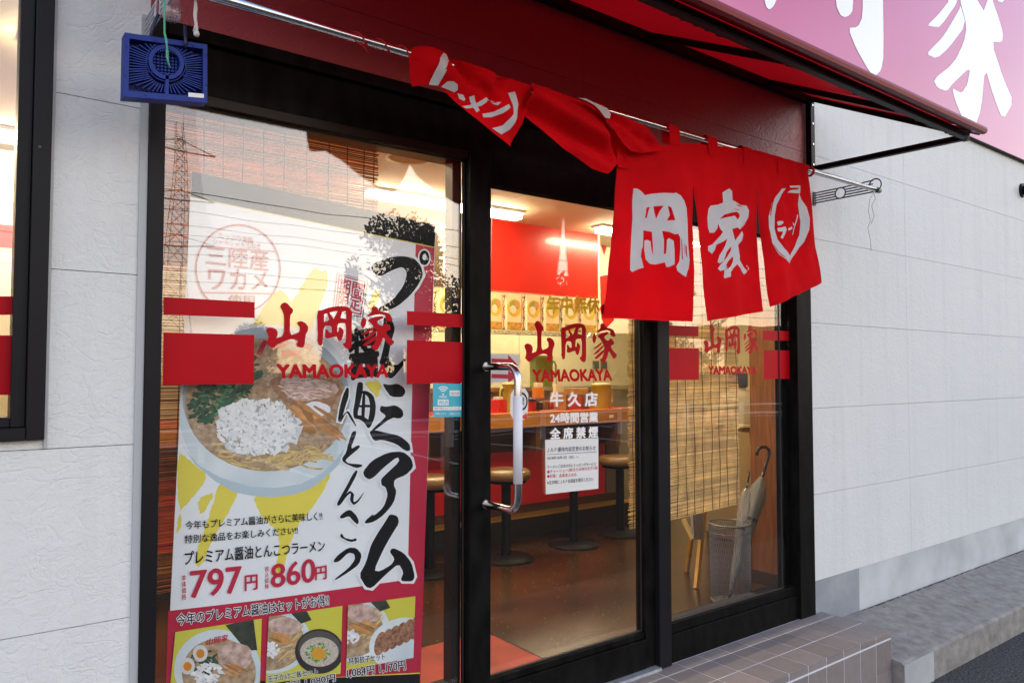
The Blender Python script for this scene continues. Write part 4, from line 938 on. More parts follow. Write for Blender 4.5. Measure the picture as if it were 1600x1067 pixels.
# ------------------------------------------------------------------ sign board on the wall
sg_ = thing('shop_sign', 'large glossy red wall sign with white brush lettering above the awning', 'sign', (7, -.03, 1.64+ZO))
signm = M('pinkish_red_sign_film', (0.54, 0.045, 0.21), 0.14, var=.04, vscale=1.5, coat=.3)  # even pinkish red base under a thin coat
SY = -.03
MB().box(.2, 14, SY, -.0005, 1.635+ZO, 3.9+ZO).build('panel', signm, sg_, bevel=.003)
MB().box(.2, 14, SY-.004, -.001, 1.631+ZO, 1.6345+ZO).build('bottom_edge', darksteel, sg_)
for xx in (4.30, 7.3, 10.3): MB().box(xx-.0012, xx+.0012, SY-.0006, SY+.01, 1.636+ZO, 3.89+ZO).build('seam', M('sign_seam', (.25,.03,.10), .5), sg_)
s7 = lambda p: tr(p, 1180, 0, 3.81)
wf = M('white_sign_film', (0.90, 0.91, 0.92), 0.16, coat=.5)
for k, q in enumerate(([(1215,-150),(1215,0),(1100,165),(1060,160),(1022,155),(1090,90),(1160,0),(1180,-150)], [(1222,30),(1255,150),(1150,290),(1080,350),(1020,325),(1060,280),(1120,220),(1215,60)],
    [(1210,-160),(1218,0),(1260,160),(1240,260),(1180,380),(1060,475),(1085,525),(1140,545),(1175,500),(1280,400),(1265,500),(1230,555),(1205,545),(1172,525),(1190,600),(1240,720),(1310,750),(1345,650),(1368,400),(1420,580),(1475,718),(1537,605),(1480,480),(1405,250),(1470,255),(1475,200),(1450,110),(1410,0),(1405,-160)],
    [(1430,-60),(1440,10),(1480,18),(1496,-60)],
    [(640,-160),(640,100),(610,165),(552,168),(600,290),(680,430),(715,455),(750,420),(765,330),(758,-160)], [(475,-160),(480,30),(505,90),(530,105),(560,95),(583,60),(583,-160)], [(30,-160),(50,-20),(65,45),(85,60),(110,40),(135,-20),(140,-160)])):
    mb = MB().poly([F(a, b, SY-.001-.0002*k) for a, b in chaikin(s7(q))], [[F(a, b, SY-.001-.0002*k) for a, b in s7([(1320,0),(1385,0),(1360,65)])]] if k == 2 else [])
    mb.build('brush_lettering', wf, sg_)

# ------------------------------------------------------------------ blue plastic box hung at the left bracket
YX = -.27
bx = thing('blue_hanging_box', 'blue slotted plastic box with a round grille hanging from the left bracket', 'box', F(258, 158, YX))
bl = M('blue_plastic', (0.011, 0.037, 0.26), 0.5, spec=.25, var=.1); bl2 = M('dark_blue_plastic', (0.008, 0.024, 0.17), 0.5, spec=.2)
tlp, trp, brp, blp = F(195, 51, YX), F(324, 70, YX), F(324, 161, YX), F(193, 151, YX)
def U(u, v, d=0): p = (tlp*(1-u)+trp*u)*(1-v)+(blp*(1-u)+brp*u)*v; p.y += d; return p
def plate(u0, u1, v0, v1, d0, d1, mb):
    a = [U(u0, v1, d0), U(u1, v1, d0), U(u1, v0, d0), U(u0, v0, d0)]; b = [U(u0, v1, d1), U(u1, v1, d1), U(u1, v0, d1), U(u0, v0, d1)]
    mb.quad(*a); mb.quad(*b[::-1])
    for k in range(4): mb.quad(a[k], b[k], b[(k+1) % 4], a[(k+1) % 4])
    return mb
mb = MB(); plate(0, 1, 0, .085, 0, .04, mb); plate(0, 1, .905, 1, 0, .04, mb); plate(0, .055, .0851, .9049, 0, .04, mb); plate(.945, 1, .0851, .9049, 0, .04, mb)
mb.build('outer_rim', bl, bx)
plate(.054, .946, .08, .91, .028, .04, MB()).build('back_plate', bl2, bx)
mb = MB(); plate(.49, .53, .56, .905, .006, .03, mb); plate(.055, .945, .55, .56, .008, .03, mb)
for k in range(56):                                   # fan of ribs round the centre
    a = 2*math.pi*k/56+.05; c_, s_ = math.cos(a), math.sin(a); t = min((.44/abs(c_)) if abs(c_) > 1e-3 else 9, ((.40 if s_ > 0 else .36)/abs(s_)) if abs(s_) > 1e-3 else 9)
    r0 = .235
    if t > r0+.02:
        A_, B_ = U(.5+c_*r0, .47+s_*r0*1.15, .014), U(.5+c_*t, .47+s_*min(t, .44)*1.0, .014); mb.bar(A_, B_, .0024, .014, (0, -1, 0))
mb.build('ribs', bl, bx)
def bring(r0, r1, d, name, m):
    mb = MB(); n = 30; f = lambda r, t, dd: U(.5+r*math.cos(t), .37+r*1.32*math.sin(t), dd)
    for k in range(n):
        a, b = 2*math.pi*k/n, 2*math.pi*(k+1)/n
        mb.quad(f(r0, a, d), f(r0, b, d), f(r1, b, d), f(r1, a, d)); mb.quad(f(r1, a, d), f(r1, b, d), f(r1, b, .03), f(r1, a, .03)); mb.quad(f(r0, a, d), f(r0, a, .03), f(r0, b, .03), f(r0, b, d))
    mb.build(name, m, bx, smooth=False)
bring(.165, .215, .006, 'grille_ring', bl); bring(.232, .244, .008, 'grille_ring', bl2)
mb = MB()
for i in range(7):
    for j in range(7):
        u, v = .37+.26*i/6, .21+.32*j/6
        if (u-.5)**2+((v-.37)/1.32)**2 < .155**2: plate(u-.012, u+.012, v-.016, v+.016, .018, .028, mb)
mb.build('grille', bl, bx)
plate(.76, .955, .855, .925, -.0012, -.0004, MB()).build('label_tag', white, bx)
for u, v in ((.02,.22),(.01,.68),(.985,.20),(.985,.70),(.35,.055),(.82,.06),(.25,.955),(.76,.975)): plate(u-.012, u+.012, v-.012, v+.012, -.001, .002, MB()).build('clip', bl2, bx)
hk = M('dark_blue_wire', (.01,.015,.06), .5)
strand([U(.33, .02, .015), U(.32, -.1, .012), U(.36, -.28, .01), U(.40, -.40, .01)], .004, 'hook', hk, bx); strand([U(.715, .12, -.004), U(.72, .0, -.005), U(.72, -.13, 0), U(.73, -.3, .01)], .004, 'hook', hk, bx)
grn = M('green_twine', (.10, .45, .26), .7)
strand([F(a, b, YX-.03) for a, b in ((256.5, -6), (257, 20), (257, 52), (259, 62), (262, 80), (262, 95), (264, 103))], .0022, 'twine', grn, bx)
strand([F(a, b, YX-.032) for a, b in ((258, 52), (261, 66), (260, 88), (263, 98), (266, 106))], .0014, 'twine', grn, bx)
# clear bottle-like hanging cup and white cord at the bracket
cup = thing('hanging_cup', 'clear plastic cup hanging beside green twine at the left bracket', 'cup', F(268, 35, YX+.03))
cc = F(268, 33, YX+.03)
MB().lathe((cc.x, cc.y, cc.z), [(.0, 0), (.016, .001), (.021, .008), (.022, .03), (.019, .05), (.012, .06), (.010, .075)], 18).build('shell', clear, cup, smooth=True)
mb = MB()
for k in range(26): p = Vector((random.uniform(-.014,.014), random.uniform(-.014,.014), random.uniform(.003,.014))); mb.lathe(cc+p, [(0,-.002),(.002,-.001),(.0024,.0006),(.001,.002),(0,.0024)], 6)
mb.build('beads', M('purple_grey_beads', (.25,.20,.30), .4), cup)
wc = tag(strand([F(a, b, YPO+.02) for a, b in ((306,-8),(305,8),(304,24),(306,40),(303,50))], .0032, 'cotton_string', M('white_cotton_cord', (.62,.60,.58), .9), None), 'white cotton cord hanging from the pole right of the blue box', 'cord')
c_ = F(305, 52, YPO+.02)
MB().tube([F(a, b, YPO+.018) for a, b in ((304,-8),(307,12),(306,30),(308,44),(308,57))], .0026, 6).build('strand', MATS['white_cotton_cord'], wc, smooth=True)
MB().lathe(F(307, 53, YPO+.019), [(0,-.008),(.006,-.006),(.0075,0),(.005,.006),(0,.007)], 10).build('knot', MATS['white_cotton_cord'], wc, smooth=True)

# ------------------------------------------------------------------ window at the left
lw = thing('side_window', 'dark framed shop window with red bands at the left edge', 'window', (-.2, .02, 1.093))
x_in = F(33, 300, 0).x
fb('frame', .170, .209, -.028, .10, 1.093, 2.95, charcoal, lw); fb('frame', -3, .1695, -.028, .10, 1.093, 1.125, charcoal, lw)
fb('inner_frame', .138, .1695, -.006, .09, 1.1255, 2.95, charcoal, lw); fb('inner_frame', -3, .1375, -.006, .09, 1.1255, 1.150, charcoal, lw)
lp_ = pane('glass_pane', -3, .1375, 1.1505, 2.95, lw)
for a, b in ((463, 492), (524, 617)): MB().quad(*[F(u, v, DY) for u, v in ((-160, b), (26, b), (27.5, a), (-160, a))]).build('red_band', redfilm, lp_)
MB().tube([F(62, 230, -.029), F(62, 230, -.031)], .004, 8).build('screw', chrome, lw)
#PART5
# ------------------------------------------------------------------ inside the shop
floorm = M('brown_polished_floor', (0.036, 0.0165, 0.0075), 0.25, var=.35, vscale=3, col2=(0.064, 0.031, 0.014), bump=.05, bscale=60, bdist=.001)
tag(MB().box(-4, 8.2, .10, 6.2, -.2, -.001).build('floor', floorm), 'polished dark brown shop floor', kind='structure')
sp_ = MB()
for k in range(900):
    x, y = random.uniform(1.6, 4.6), random.uniform(.3, 2.4); r = random.uniform(.0012, .003); sp_.quad((x-r, y-r, .0012), (x+r, y-r*.6, .0012), (x+r*.8, y+r, .0012), (x-r*.7, y+r*.9, .0012))
tag(sp_.build('floor', M('pale_floor_chips', (.42,.30,.16), .5)), 'pale stone chips in the shop floor', kind='structure')
ceilm = M('cream_ceiling_board', (0.72, 0.62, 0.42), 0.7, var=.05, vscale=3)
ZC = 1.215+ZO
tag(MB().box(-4, 8.2, .121, 6.2, ZC, ZC+.1).build('ceiling', ceilm), 'cream shop ceiling', kind='structure')
def iw(n, lab, *b, m=plaster): return tag(MB().box(*b).build(n, m), lab, kind='structure')
iw('wall', 'cream kitchen back wall', -4, 8.2, 5.6, 5.7, 0, ZC); iw('wall', 'cream inner side wall at the far left', -4, -3.9, .13, 5.6, 0, ZC); iw('wall', 'cream inner side wall at the far right', 8.1, 8.2, .13, 5.6, 0, ZC)
iw('wall', 'plain inner face of the front wall', 3.80, 8.1, .121, .16, 0, ZC); 
woodm = M('brown_wood_panel', (0.20, 0.070, 0.018), 0.4, var=.3, vscale=6, stretch=(14, 14, 1), col2=(0.28, 0.105, 0.03))
pier = thing('wood_pier', 'brown wood clad pier beside the right pane behind the umbrella bin', 'pier', (4.03, .35, 0))
MB().box(3.95, 4.10, .165, .575, 0, ZC-.001).build('cladding', woodm, pier, bevel=.003)
MB().box(3.942, 3.9485, .17, .57, 0.001, .07).build('skirting', M('dark_skirting', (.05,.02,.008), .5), pier)
matr = M('red_rubber_mat', (0.24, 0.017, 0.005), 0.7, var=.35, vscale=4, bump=.6, bscale=250, bdist=.002)
g0 = [ZP(845, 1030, 0), ZP(770, 995, 0)]
mt = thing('door_mat', 'red door mat on the brown floor inside the doors', 'mat', (1.3, .5, 0))
MB().box(.75, 2.13, .17, .80, .0, .008).build('pile', matr, mt, bevel=.003)
MB().box(.74, .7495, .165, .805, 0, .006).build('rubber_edge', black, mt); MB().box(2.1305, 2.14, .165, .805, 0, .006).build('rubber_edge', black, mt)

# counter
ct = thing('ramen_counter', 'long counter with red top, orange wood edge and red front panel', 'counter', (2.5, 2.5, 0))
YK = 2.18
zt = F(900, 641, YK).z; zb = F(900, 663, YK).z
redtop = M('red_laminate', (0.50, 0.02, 0.012), 0.25); owood = M('orange_wood_edge', (0.50, 0.20, 0.035), 0.35, var=.2, vscale=5, stretch=(1, 10, 10))
XE = 4.72
MB().box(-1.0, XE, YK+.03, 2.72, zb+.01, zt-.002).build('top', redtop, ct)
MB().box(-1.0, XE, YK, YK+.0295, zb, zt).build('wood_edge', owood, ct, bevel=.003)
MB().box(-1.0, XE-.05, 2.42, 2.70, .0, zb+.0095).build('body', M('dark_brown_board', (.04,.015,.008), .5, var=.2, vscale=3), ct)
MB().box(-1.0, F(945, 760, 2.41).x, 2.405, 2.4195, .235, zb-.20).build('front_panel', M('red_panel', (.42,.008,.012), .35), ct)
MB().box(F(947, 760, 2.41).x, XE-.05, 2.405, 2.4195, .235, zb-.20).build('end_panel', M('grey_brown_panel', (.10,.085,.06), .5), ct)
MB().box(-1.0, XE, 2.30, 2.4195, .155, .168).build('foot_rail', M('brass_strip', (.60,.36,.08), .3, .7), ct)
MB().box(-1.0, XE, 2.31, 2.4195, .0, .1545).build('kick', M('black_kick', (.012,.01,.01), .5), ct)
for x in (2.62, 3.6, 4.45): MB().box(x, x+.05, YK+.04, 2.419, zb-.19, zb-.001).build('support', M('brown_support', (.12,.05,.02), .5), ct)
# stools
seatm = M('brown_vinyl', (0.19, 0.105, 0.035), 0.32, coat=.2, var=.1); 
def stool(x, y, lab):
    t = thing('bar_stool', lab, 'stool', (x, y, 0), 'bar stools along the counter')
    zs = .60
    MB().lathe((x, y, 0), [(0, zs), (.15, zs), (.165, zs-.012), (.168, zs-.035), (.16, zs-.06), (.145, zs-.066), (0, zs-.066)], 28).build('seat', seatm, t, smooth=True)
    MB().lathe((x, y, 0), [(.14, zs-.067), (.14, zs-.085), (.03, zs-.09), (.03, zs-.087)], 24).build('seat_plate', black, t)
    MB().tube([(x, y, .02), (x, y, zs-.086)], .033, 16).build('post', darksteel, t, smooth=False)
    MB().lathe((x, y, 0), [(0, .028), (.05, .026), (.185, .014), (.19, .006), (.19, .001), (0, .001)], 32).build('base', darksteel, t, smooth=True)
    return t
stool(2.49, 1.92, 'brown round stool seen between the poster and the door stile'); stool(3.08, 1.90, 'brown round stool seen behind the door handle')
stool(3.72, 1.93, 'brown round stool behind the white paper notice'); stool(4.27, 2.0, 'brown round stool partly behind the straw blind'); stool(1.9, 1.92, 'brown round stool hidden behind the tall poster')
# pitchers
pitm = M('yellow_green_plastic', (0.40, 0.36, 0.045), 0.35); lidm = M('cream_lid', (.62,.55,.28), .4)
def pitcher(px0, px1, py0, py1, y, lab, m=pitm, left=False):
    a, b = F(px0, py1, y), F(px1, py0, y); r = (b.x-a.x)/2*.86; h = b.z-a.z; c = ((a.x+b.x)/2, y, a.z)
    t = thing('water_pitcher', lab, 'pitcher', c, 'water pitchers')
    MB().lathe(c, [(0, .001), (r*.92, .001), (r*.95, .008), (r, h*.9), (r*1.03, h*.905), (r*1.03, h*.94)], 24).build('jug', m, t, smooth=True)
    MB().lathe(c, [(r*1.04, h*.941), (r*1.0, h*.985), (r*.5, h), (0, h)], 24).build('lid', lidm if m is pitm else m, t, smooth=True)
    x = c[0]+(-1 if left else 1)*r; s = -1 if left else 1
    MB().tube([(x-s*.004, y, c[2]+h*.82), (x+s*r*.5, y, c[2]+h*.80), (x+s*r*.62, y, c[2]+h*.66), (x+s*r*.55, y, c[2]+h*.32), (x-s*.004, y, c[2]+h*.2)], .009, 8).build('handle', m, t, smooth=True)
    return t
pitcher(926, 952, 598, 643, 2.40, 'yellow green water pitcher at the right end of the counter'); pitcher(786, 809, 597, 647, 2.40, 'yellow green water pitcher on the counter behind the door handle', left=True)
# kitchen behind
kc = thing('kitchen_cabinet', 'tall pale cream kitchen cabinets standing behind the counter', 'cabinet', (4.6, 5.0, 0))
cabm = M('pale_cream_panel', (0.74, 0.70, 0.48), 0.4)
xs_ = [2.3+.62*k for k in range(9)]
for k, x in enumerate(xs_): MB().box(x+.003, x+.617, 4.75, 5.2, .02, 2.05).build('door_panel', cabm, kc, bevel=.003)
MB().box(2.3, 2.3+.62*9, 4.76, 5.2, 2.052, 2.10).build('cornice', cabm, kc)
for k, x in enumerate(xs_): MB().tube([(x+.56, 4.738, 1.05), (x+.56, 4.738, 1.35)], .008, 8).build('handle', chrome, kc)
fr_ = F(937, 570, 4.745)
for k in (-1, 1): MB().box(fr_.x+k*.07-.05, fr_.x+k*.07+.05, 4.735, 4.7495, fr_.z-.05, fr_.z+.05).build('vent', M('grey_vent', (.12,.13,.11), .5), kc)
sh = thing('steel_shelf', 'stainless wire shelf below the row of menu posters', 'shelf', (3.9, 3.1, 1.55))
za = F(850, 520, 3.1).z; XS1 = F(938, 520, 2.945).x
MB().box(2.2, XS1, 2.95, 3.35, za-.004, za+.004).build('board', chrome, sh)
mb = MB(); x = 2.2
while x < XS1: mb.tube([(x, 2.945, za), (x+.04, 2.945, za-.035), (x+.08, 2.945, za)], .003, 5); x += .08
mb.tube([(2.2, 2.945, za-.035), (XS1, 2.945, za-.035)], .004, 6); mb.build('wire_edge', chrome, sh)
for x in (2.25, XS1-.05): MB().box(x-.01, x+.01, 3.3, 3.33, za, ZC-.001).build('hanger', chrome, sh)
gp = pitcher(829, 862, 556, 604, 3.1, 'large olive green pot standing in the kitchen behind the counter', M('olive_green_plastic', (.20,.24,.03), .4))
# back counter of the kitchen
bcn = thing('steel_worktop', 'stainless steel worktop in the kitchen behind the counter', 'worktop', (3.8, 3.3, 0))
zwk = F(850, 604, 3.0).z
MB().box(1.8, 5.6, 2.95, 3.5, zwk-.04, zwk).build('top', chrome, bcn, bevel=.004); MB().box(1.85, 5.55, 3.0, 3.45, 0, zwk-.0405).build('body', M('dull_steel', (.35,.34,.32), .4, .8), bcn)
# things on the counter
def blockthing(name, lab, cat, px0, px1, py0, py1, y, parts, grp='table condiments on the counter'):
    a, b = F(px0, py1, y), F(px1, py0, y); w = b.x-a.x; h = b.z-a.z
    t = thing(name, lab, cat, ((a.x+b.x)/2, y, a.z), grp)
    for pn, (u0, u1, v0, v1, d0, d1), m in parts:
        MB().box(a.x+w*u0, a.x+w*u1, y+d0, y+d1, a.z+h*v0+.0005, a.z+h*v1).build(pn, m, t, bevel=.003)
    return t
wd = M('light_wood', (.48,.27,.10), .5, var=.2, vscale=12); dw = M('dark_lacquer', (.03,.012,.008), .3); rd = M('red_plastic', (.5,.02,.015), .35); cre = M('cream_card', (.70,.62,.40), .6); brn = M('brown_wood_box', (.20,.09,.035), .5); orn = M('orange_box', (.62,.20,.03), .5)
blockthing('napkin_box', 'orange and cream packet standing on the counter left of the white lettering', 'box', 835, 847, 598, 622, 2.62, (('body', (0,1,0,.7,-.03,.03), orn), ('card', (.05,.95,.71,1,-.02,.02), cre)))
blockthing('condiment_tray', 'dark tray of small brown bottles on the counter', 'tray', 838, 866, 626, 645, 2.38, (('tray', (0,1,0,.25,-.05,.05), dw), ('bottle', (.08,.28,.26,.95,-.02,.02), dw), ('bottle', (.36,.58,.26,1,-.02,.02), brn), ('bottle', (.66,.9,.26,.9,-.02,.02), M('chili_red', (.35,.03,.015), .4))))
blockthing('chopstick_box', 'light wood chopstick holder with cream sticks on the counter', 'holder', 864, 880, 600, 645, 2.42, (('box', (0,1,0,.72,-.035,.035), wd), ('sticks', (.12,.88,.721,1,-.02,.02), cre)))
blockthing('menu_stand', 'brown wooden menu stand with red card on the counter', 'stand', 884, 921, 604, 645, 2.42, (('board', (0,1,.0,.7,.0,.05), brn), ('card', (.1,.62,.02,.62,-.012,-.002), M('red_card', (.45,.05,.03), .5)), ('top_rail', (.0,1,.705,.95,.01,.05), wd)))
blockthing('napkin_box', 'red napkin box on the counter beside the left pitcher', 'box', 771, 786, 620, 647, 2.42, (('body', (0,1,0,.85,-.05,.05), rd), ('napkin', (.2,.8,.851,1,-.03,.03), paper)))
blockthing('price_tag', 'small white tag stuck on the wooden counter edge', 'tag', 952, 959, 648, 653, YK-.002, (('card', (0,1,0,1,-.002,.001), paper),), None)
for k, (p0, p1, m_, nm) in enumerate(((808, 822, cre, 'paper tub'), (822, 834, rd, 'red tub'))):
    blockthing('sauce_tub', ('cream paper tub', 'red plastic tub')[k]+' on the counter between pitcher and orange packet', 'tub', p0, p1, 622, 646, 2.45, (('tub', (0,1,0,.8,-.03,.03), m_), ('lid', (-.04,1.04,.801,1,-.034,.034), dw)))

# fascia above the counter, with menu posters under it
fa = thing('red_fascia', 'red glossy hanging fascia board above the counter', 'fascia', (3.6, 2.62, 1.95))
zf0 = F(850, 460, 2.6).z
MB().box(F(738, 400, 2.6).x, F(934, 400, 2.6).x, 2.6, 2.68, zf0, ZC-.002).build('board', M('red_gloss_board', (.55,.018,.010), .3, coat=.3), fa)
MB().box(F(934, 400, 2.6).x+.001, F(936.5, 400, 2.6).x, 2.595, 2.69, zf0, ZC-.002).build('edge_trim', M('cream_trim', (.8,.72,.5), .4), fa)
mn_ = thing('menu_board', 'dark brown board with white vertical lettering above the menu posters', 'sign', (2.6, 2.62, 1.95))
MB().box(1.0, F(737, 400, 2.6).x, 2.6, 2.68, zf0, ZC-.14).build('board', M('brown_board', (.055,.028,.010), .5), mn_)
for ch, q in (('メ', rectq(686, 347, 700, 363)), ('ニ', rectq(686, 368, 700, 384)), ('ュ', rectq(687, 389, 701, 404))): textpx(MB(), ch, q, 2.597, bold=.03).build('lettering', M('lettering_white', (.85,.83,.76), .4), mn_)  # plain white characters, no emission
MB().quad(*[F(a, b, 2.597) for a, b in rectq(692, 408, 695.5, 429)]).build('lettering', MATS['lettering_white'], mn_)
cardm = M('cream_poster_card', (.74,.62,.36), .5); obm = M('orange_print', (.62,.26,.04), .5, var=.5, vscale=30, col2=(.70,.45,.08)); ybw = M('yellow_bowl_print', (.62,.44,.05), .5); gl_ = M('green_garnish_print', (.25,.28,.05), .5)
labs = ('leftmost cream ramen menu card, seen left of the door stile', 'second cream ramen menu card, seen beside the poster edge', 'cream ramen menu card just right of the door stile', 'cream ramen menu card left of the gold lettering', 'cream ramen menu card touching the left of the gold lettering', 'cream ramen menu card behind the first gold character', 'cream ramen menu card behind the middle gold characters', 'rightmost cream ramen menu card under the fascia edge')
def sl(px): return 457+(px-767)*.06
for k, (a, b) in enumerate(((653, 683), (686, 717), (764, 790), (791.5, 821.5), (823, 850.5), (852, 880), (881.5, 909), (910.5, 937))):
    t = thing('menu_card', labs[k], 'poster', F((a+b)/2, 516, 2.59), 'ramen menu cards under the fascia')
    y0, y1 = (sl(a), 516+.03*(a-767)); H = y1-y0; W_ = b-a; yy = 2.59
    q = lambda pts, d: [F(a+u*W_, y0+v*H+u*W_*.06, yy-d) for u, v in pts]
    mb = MB(); mb.quad(*q(((0,1),(1,1),(1,0),(0,0)), 0)); mb.quad(*q(((0,0),(1,0),(1,1),(0,1)), -.003)); mb.build('card', cardm, t)
    MB().quad(*q(((.04,.97),(.80,.97),(.80,.76),(.04,.76)), .001)).build('orange_band', obm, t)
    e = lambda cx, cy2, rx, ry, d: MB().poly(q([(cx+rx*math.cos(j*2*math.pi/20), cy2+ry*math.sin(j*2*math.pi/20)) for j in range(20)], d))
    e(.40, .38, .36, .24, .001).build('printed_bowl', ybw, t); e(.42, .30, .26, .13, .0016).build('printed_garnish', gl_, t); e(.34, .42, .17, .11, .0022).build('printed_topping', cre, t); e(.56, .26, .13, .09, .0026).build('printed_meat', M('meat_print', (.5,.25,.10), .5), t)
    text(MB(), 'プ\nレ\nミ\nア\nム', *q(((.82,.97),(.97,.97),(.97,.04),(.82,.04)), .0018), bold=.03, space=.8).build('lettering', ink, t)
    MB().quad(*q(((.775,.75),(.80,.75),(.80,.03),(.775,.03)), .001)).build('red_rule', rd, t)
wbd = thing('white_menu_board', 'white glossy menu board above the counter seen through the side window', 'sign', (.2, 2.62, 1.95))
MB().box(-1.6, .96, 2.6, 2.68, zf0-.25, ZC-.03).build('board', M('white_gloss_board', (.82,.76,.62), .35), wbd)
MB().box(-1.6, .96, 2.596, 2.5995, zf0+.02, zf0+.14).build('red_stripe', rd, wbd)
# white banner with brush strokes right of the fascia
bn = thing('white_banner', 'white hanging banner with red brush strokes seen left of the curtain', 'banner', F(950, 520, 3.0))
zb1, zb0 = F(950, 372, 3.0), F(950, 520, 3.0)
MB().box(F(937.5, 400, 3.0).x, F(990, 400, 3.0).x, 3.0, 3.01, zb0.z, ZC-.01).build('cloth', M('banner_white', (.8,.75,.6), .7), bn)
for q in ([(937,432),(956,428),(957,455),(950,480),(955,495),(940,500)], [(937,480),(950,470),(960,500),(945,515)], [(938,378),(948,385),(944,400)]): MB().poly(FF(q, 2.998)).build('brush_stroke', rd, bn)
# lamps on the ceiling
lampm = M('fluorescent_tube', (1, .9, .7), .5, emit=(1.0, 0.82, 0.53), estr=62.0)
def lamp(x0, x1, y, lab):
    t = thing('ceiling_lamp', lab, 'lamp', ((x0+x1)/2, y, ZC-.06), 'fluorescent ceiling lamps')
    MB().box(x0, x1, y-.07, y+.07, ZC-.022, ZC-.002).build('housing', white, t, bevel=.003)
    MB().box(x0+.02, x1-.02, y-.05, y+.05, ZC-.06, ZC-.0225).build('diffuser', lampm, t, bevel=.006)
lamp(2.2, 3.5, 2.28, 'long bright ceiling lamp above the counter seen behind the poster top'); lamp(4.3, 5.6, 2.28, 'bright ceiling lamp seen just left of the curtain')
lamp(-.9, .4, 2.28, 'bright ceiling lamp seen through the side window'); lamp(2.6, 3.9, 4.1, 'kitchen ceiling lamp behind the fascia, left'); lamp(4.8, 6.1, 4.1, 'kitchen ceiling lamp behind the fascia, right'); lamp(3.2, 4.5, 3.35, 'hidden lamp added above the steel worktop to brighten the kitchen'); lamp(-.5, .8, 4.1, 'lamp added at the far left to brighten the side window view')  # worktop and far left lamps are added to brighten kitchen and window
lamp(2.3, 3.5, .95, 'unseen lamp added near the front wall to light the straw blind'); lamp(.2, 1.5, .95, 'unseen lamp added near the front wall to backlight the orange blind')  # both added out of view to light the blinds and floor
spk = thing('ceiling_speaker', 'round cream speaker grille in the ceiling above the menu board', 'speaker', ZP(640, 246, ZC-.01))
c = ZP(640, 246, ZC-.001)
MB().lathe(c, [(.13, -.001), (.135, -.008), (.12, -.012), (.115, -.006)], 32).build('rim', cre, spk, smooth=True); MB().lathe(c, [(0, -.005), (.114, -.005)], 32).build('grille', M('speaker_grille', (.55,.44,.25), .7), spk)
mv = thing('ceiling_hatch', 'pale rectangular access hatch in the ceiling right of the speaker', 'hatch', (3.4, 1.5, ZC-.01))
MB().box(2.75, 3.15, 1.5, 1.9, ZC-.012, ZC-.001).build('frame', M('hatch_cream', (.58,.48,.30), .6), mv, bevel=.003); MB().box(2.78, 3.12, 1.53, 1.87, ZC-.016, ZC-.0125).build('panel', cre, mv, bevel=.002)

# easel sign, umbrella bin, umbrellas, water cooler
ez = thing('easel_sign', 'folding signboard easel with yellow wooden legs behind the straw blind', 'easel', (3.62, .8, 0))
ywood = M('yellow_varnished_wood', (0.50, 0.26, 0.035), 0.4, var=.2, vscale=8)
p0, p1 = ZP(1088, 919, .001), ZP(1073, 892, .001)
q0 = F(1099, 805, p0.y+.10); q1 = F(1081, 836, p1.y-.1)
MB().bar(p0, q0+(q0-p0)*1.4, .030, .022, (0,1,0)).build('leg', ywood, ez); MB().bar(p1, q1+(q1-p1)*1.4, .026, .02, (0,1,0)).build('leg', ywood, ez)
r0 = F(1068, 813, p0.y-.0); MB().bar(F(1068, 811, p1.y-.15), F(1083, 842, p0.y+.05), .022, .02).build('stay', M('pale_stay', (.55,.40,.18), .5), ez)
mb = MB(); a0 = F(1084, 843, p0.y+.04); a1 = F(1101, 843, p0.y+.04); up_ = Vector((.05, .07, .62))
for k in range(4): a = a0+(a1-a0)*(k/4+.02); b = a0+(a1-a0)*((k+.8)/4+.02); mb.quad(a, b, b+up_, a+up_); mb.quad(b, b+Vector((0,.02,0)), b+up_+Vector((0,.02,0)), b+up_); mb.quad(a+Vector((0,.02,0)), a, a+up_, a+up_+Vector((0,.02,0)))
mb.build('aluminium_rail', M('grey_aluminium', (.42,.41,.38), .4, .5), ez)
MB().bar(a1+Vector((.30, .06, .02)), a1+Vector((.34, .13, .62)), .55, .03, (0,1,-.1)).build('board', cardm, ez)
bc = Vector((3.50, .395, 0)); BR, BH = .112, .425
bin_ = thing('wire_umbrella_bin', 'round grey wire mesh bin holding two clear umbrellas', 'bin', tuple(bc))
wire = M('grey_wire', (.22, .22, .23), .4, .6)
mb = MB(); NW = 56
for k in range(NW):
    for s in (1, -1):
        pts = []
        for j in range(7): a = 2*math.pi*(k/NW+s*j*.5/NW*2.0); z = .02+(BH-.03)*j/6; r = BR*(.93+.07*z/BH); pts.append(bc+Vector((r*math.cos(a), r*math.sin(a), z)))
        mb.tube(pts, .0011, 3, cap=False)
mb.build('mesh', wire, bin_)
for z, r, n in ((BH, .0048, 'rim'), (BH-.045, .0022, 'hoop'), (.012, .004, 'bottom_ring')):
    rr = BR*(.93+.07*z/BH); MB().tube([bc+Vector((rr*math.cos(t), rr*math.sin(t), z)) for t in [2*math.pi*k/36 for k in range(36)]], r, 6, closed=True).build(n, wire, bin_, smooth=True)
MB().lathe(bc, [(0, .006), (BR*.93, .006), (BR*.93, .002), (0, .002)], 30).build('bottom_plate', M('dull_grey_plate', (.2,.2,.2), .5, .3), bin_)
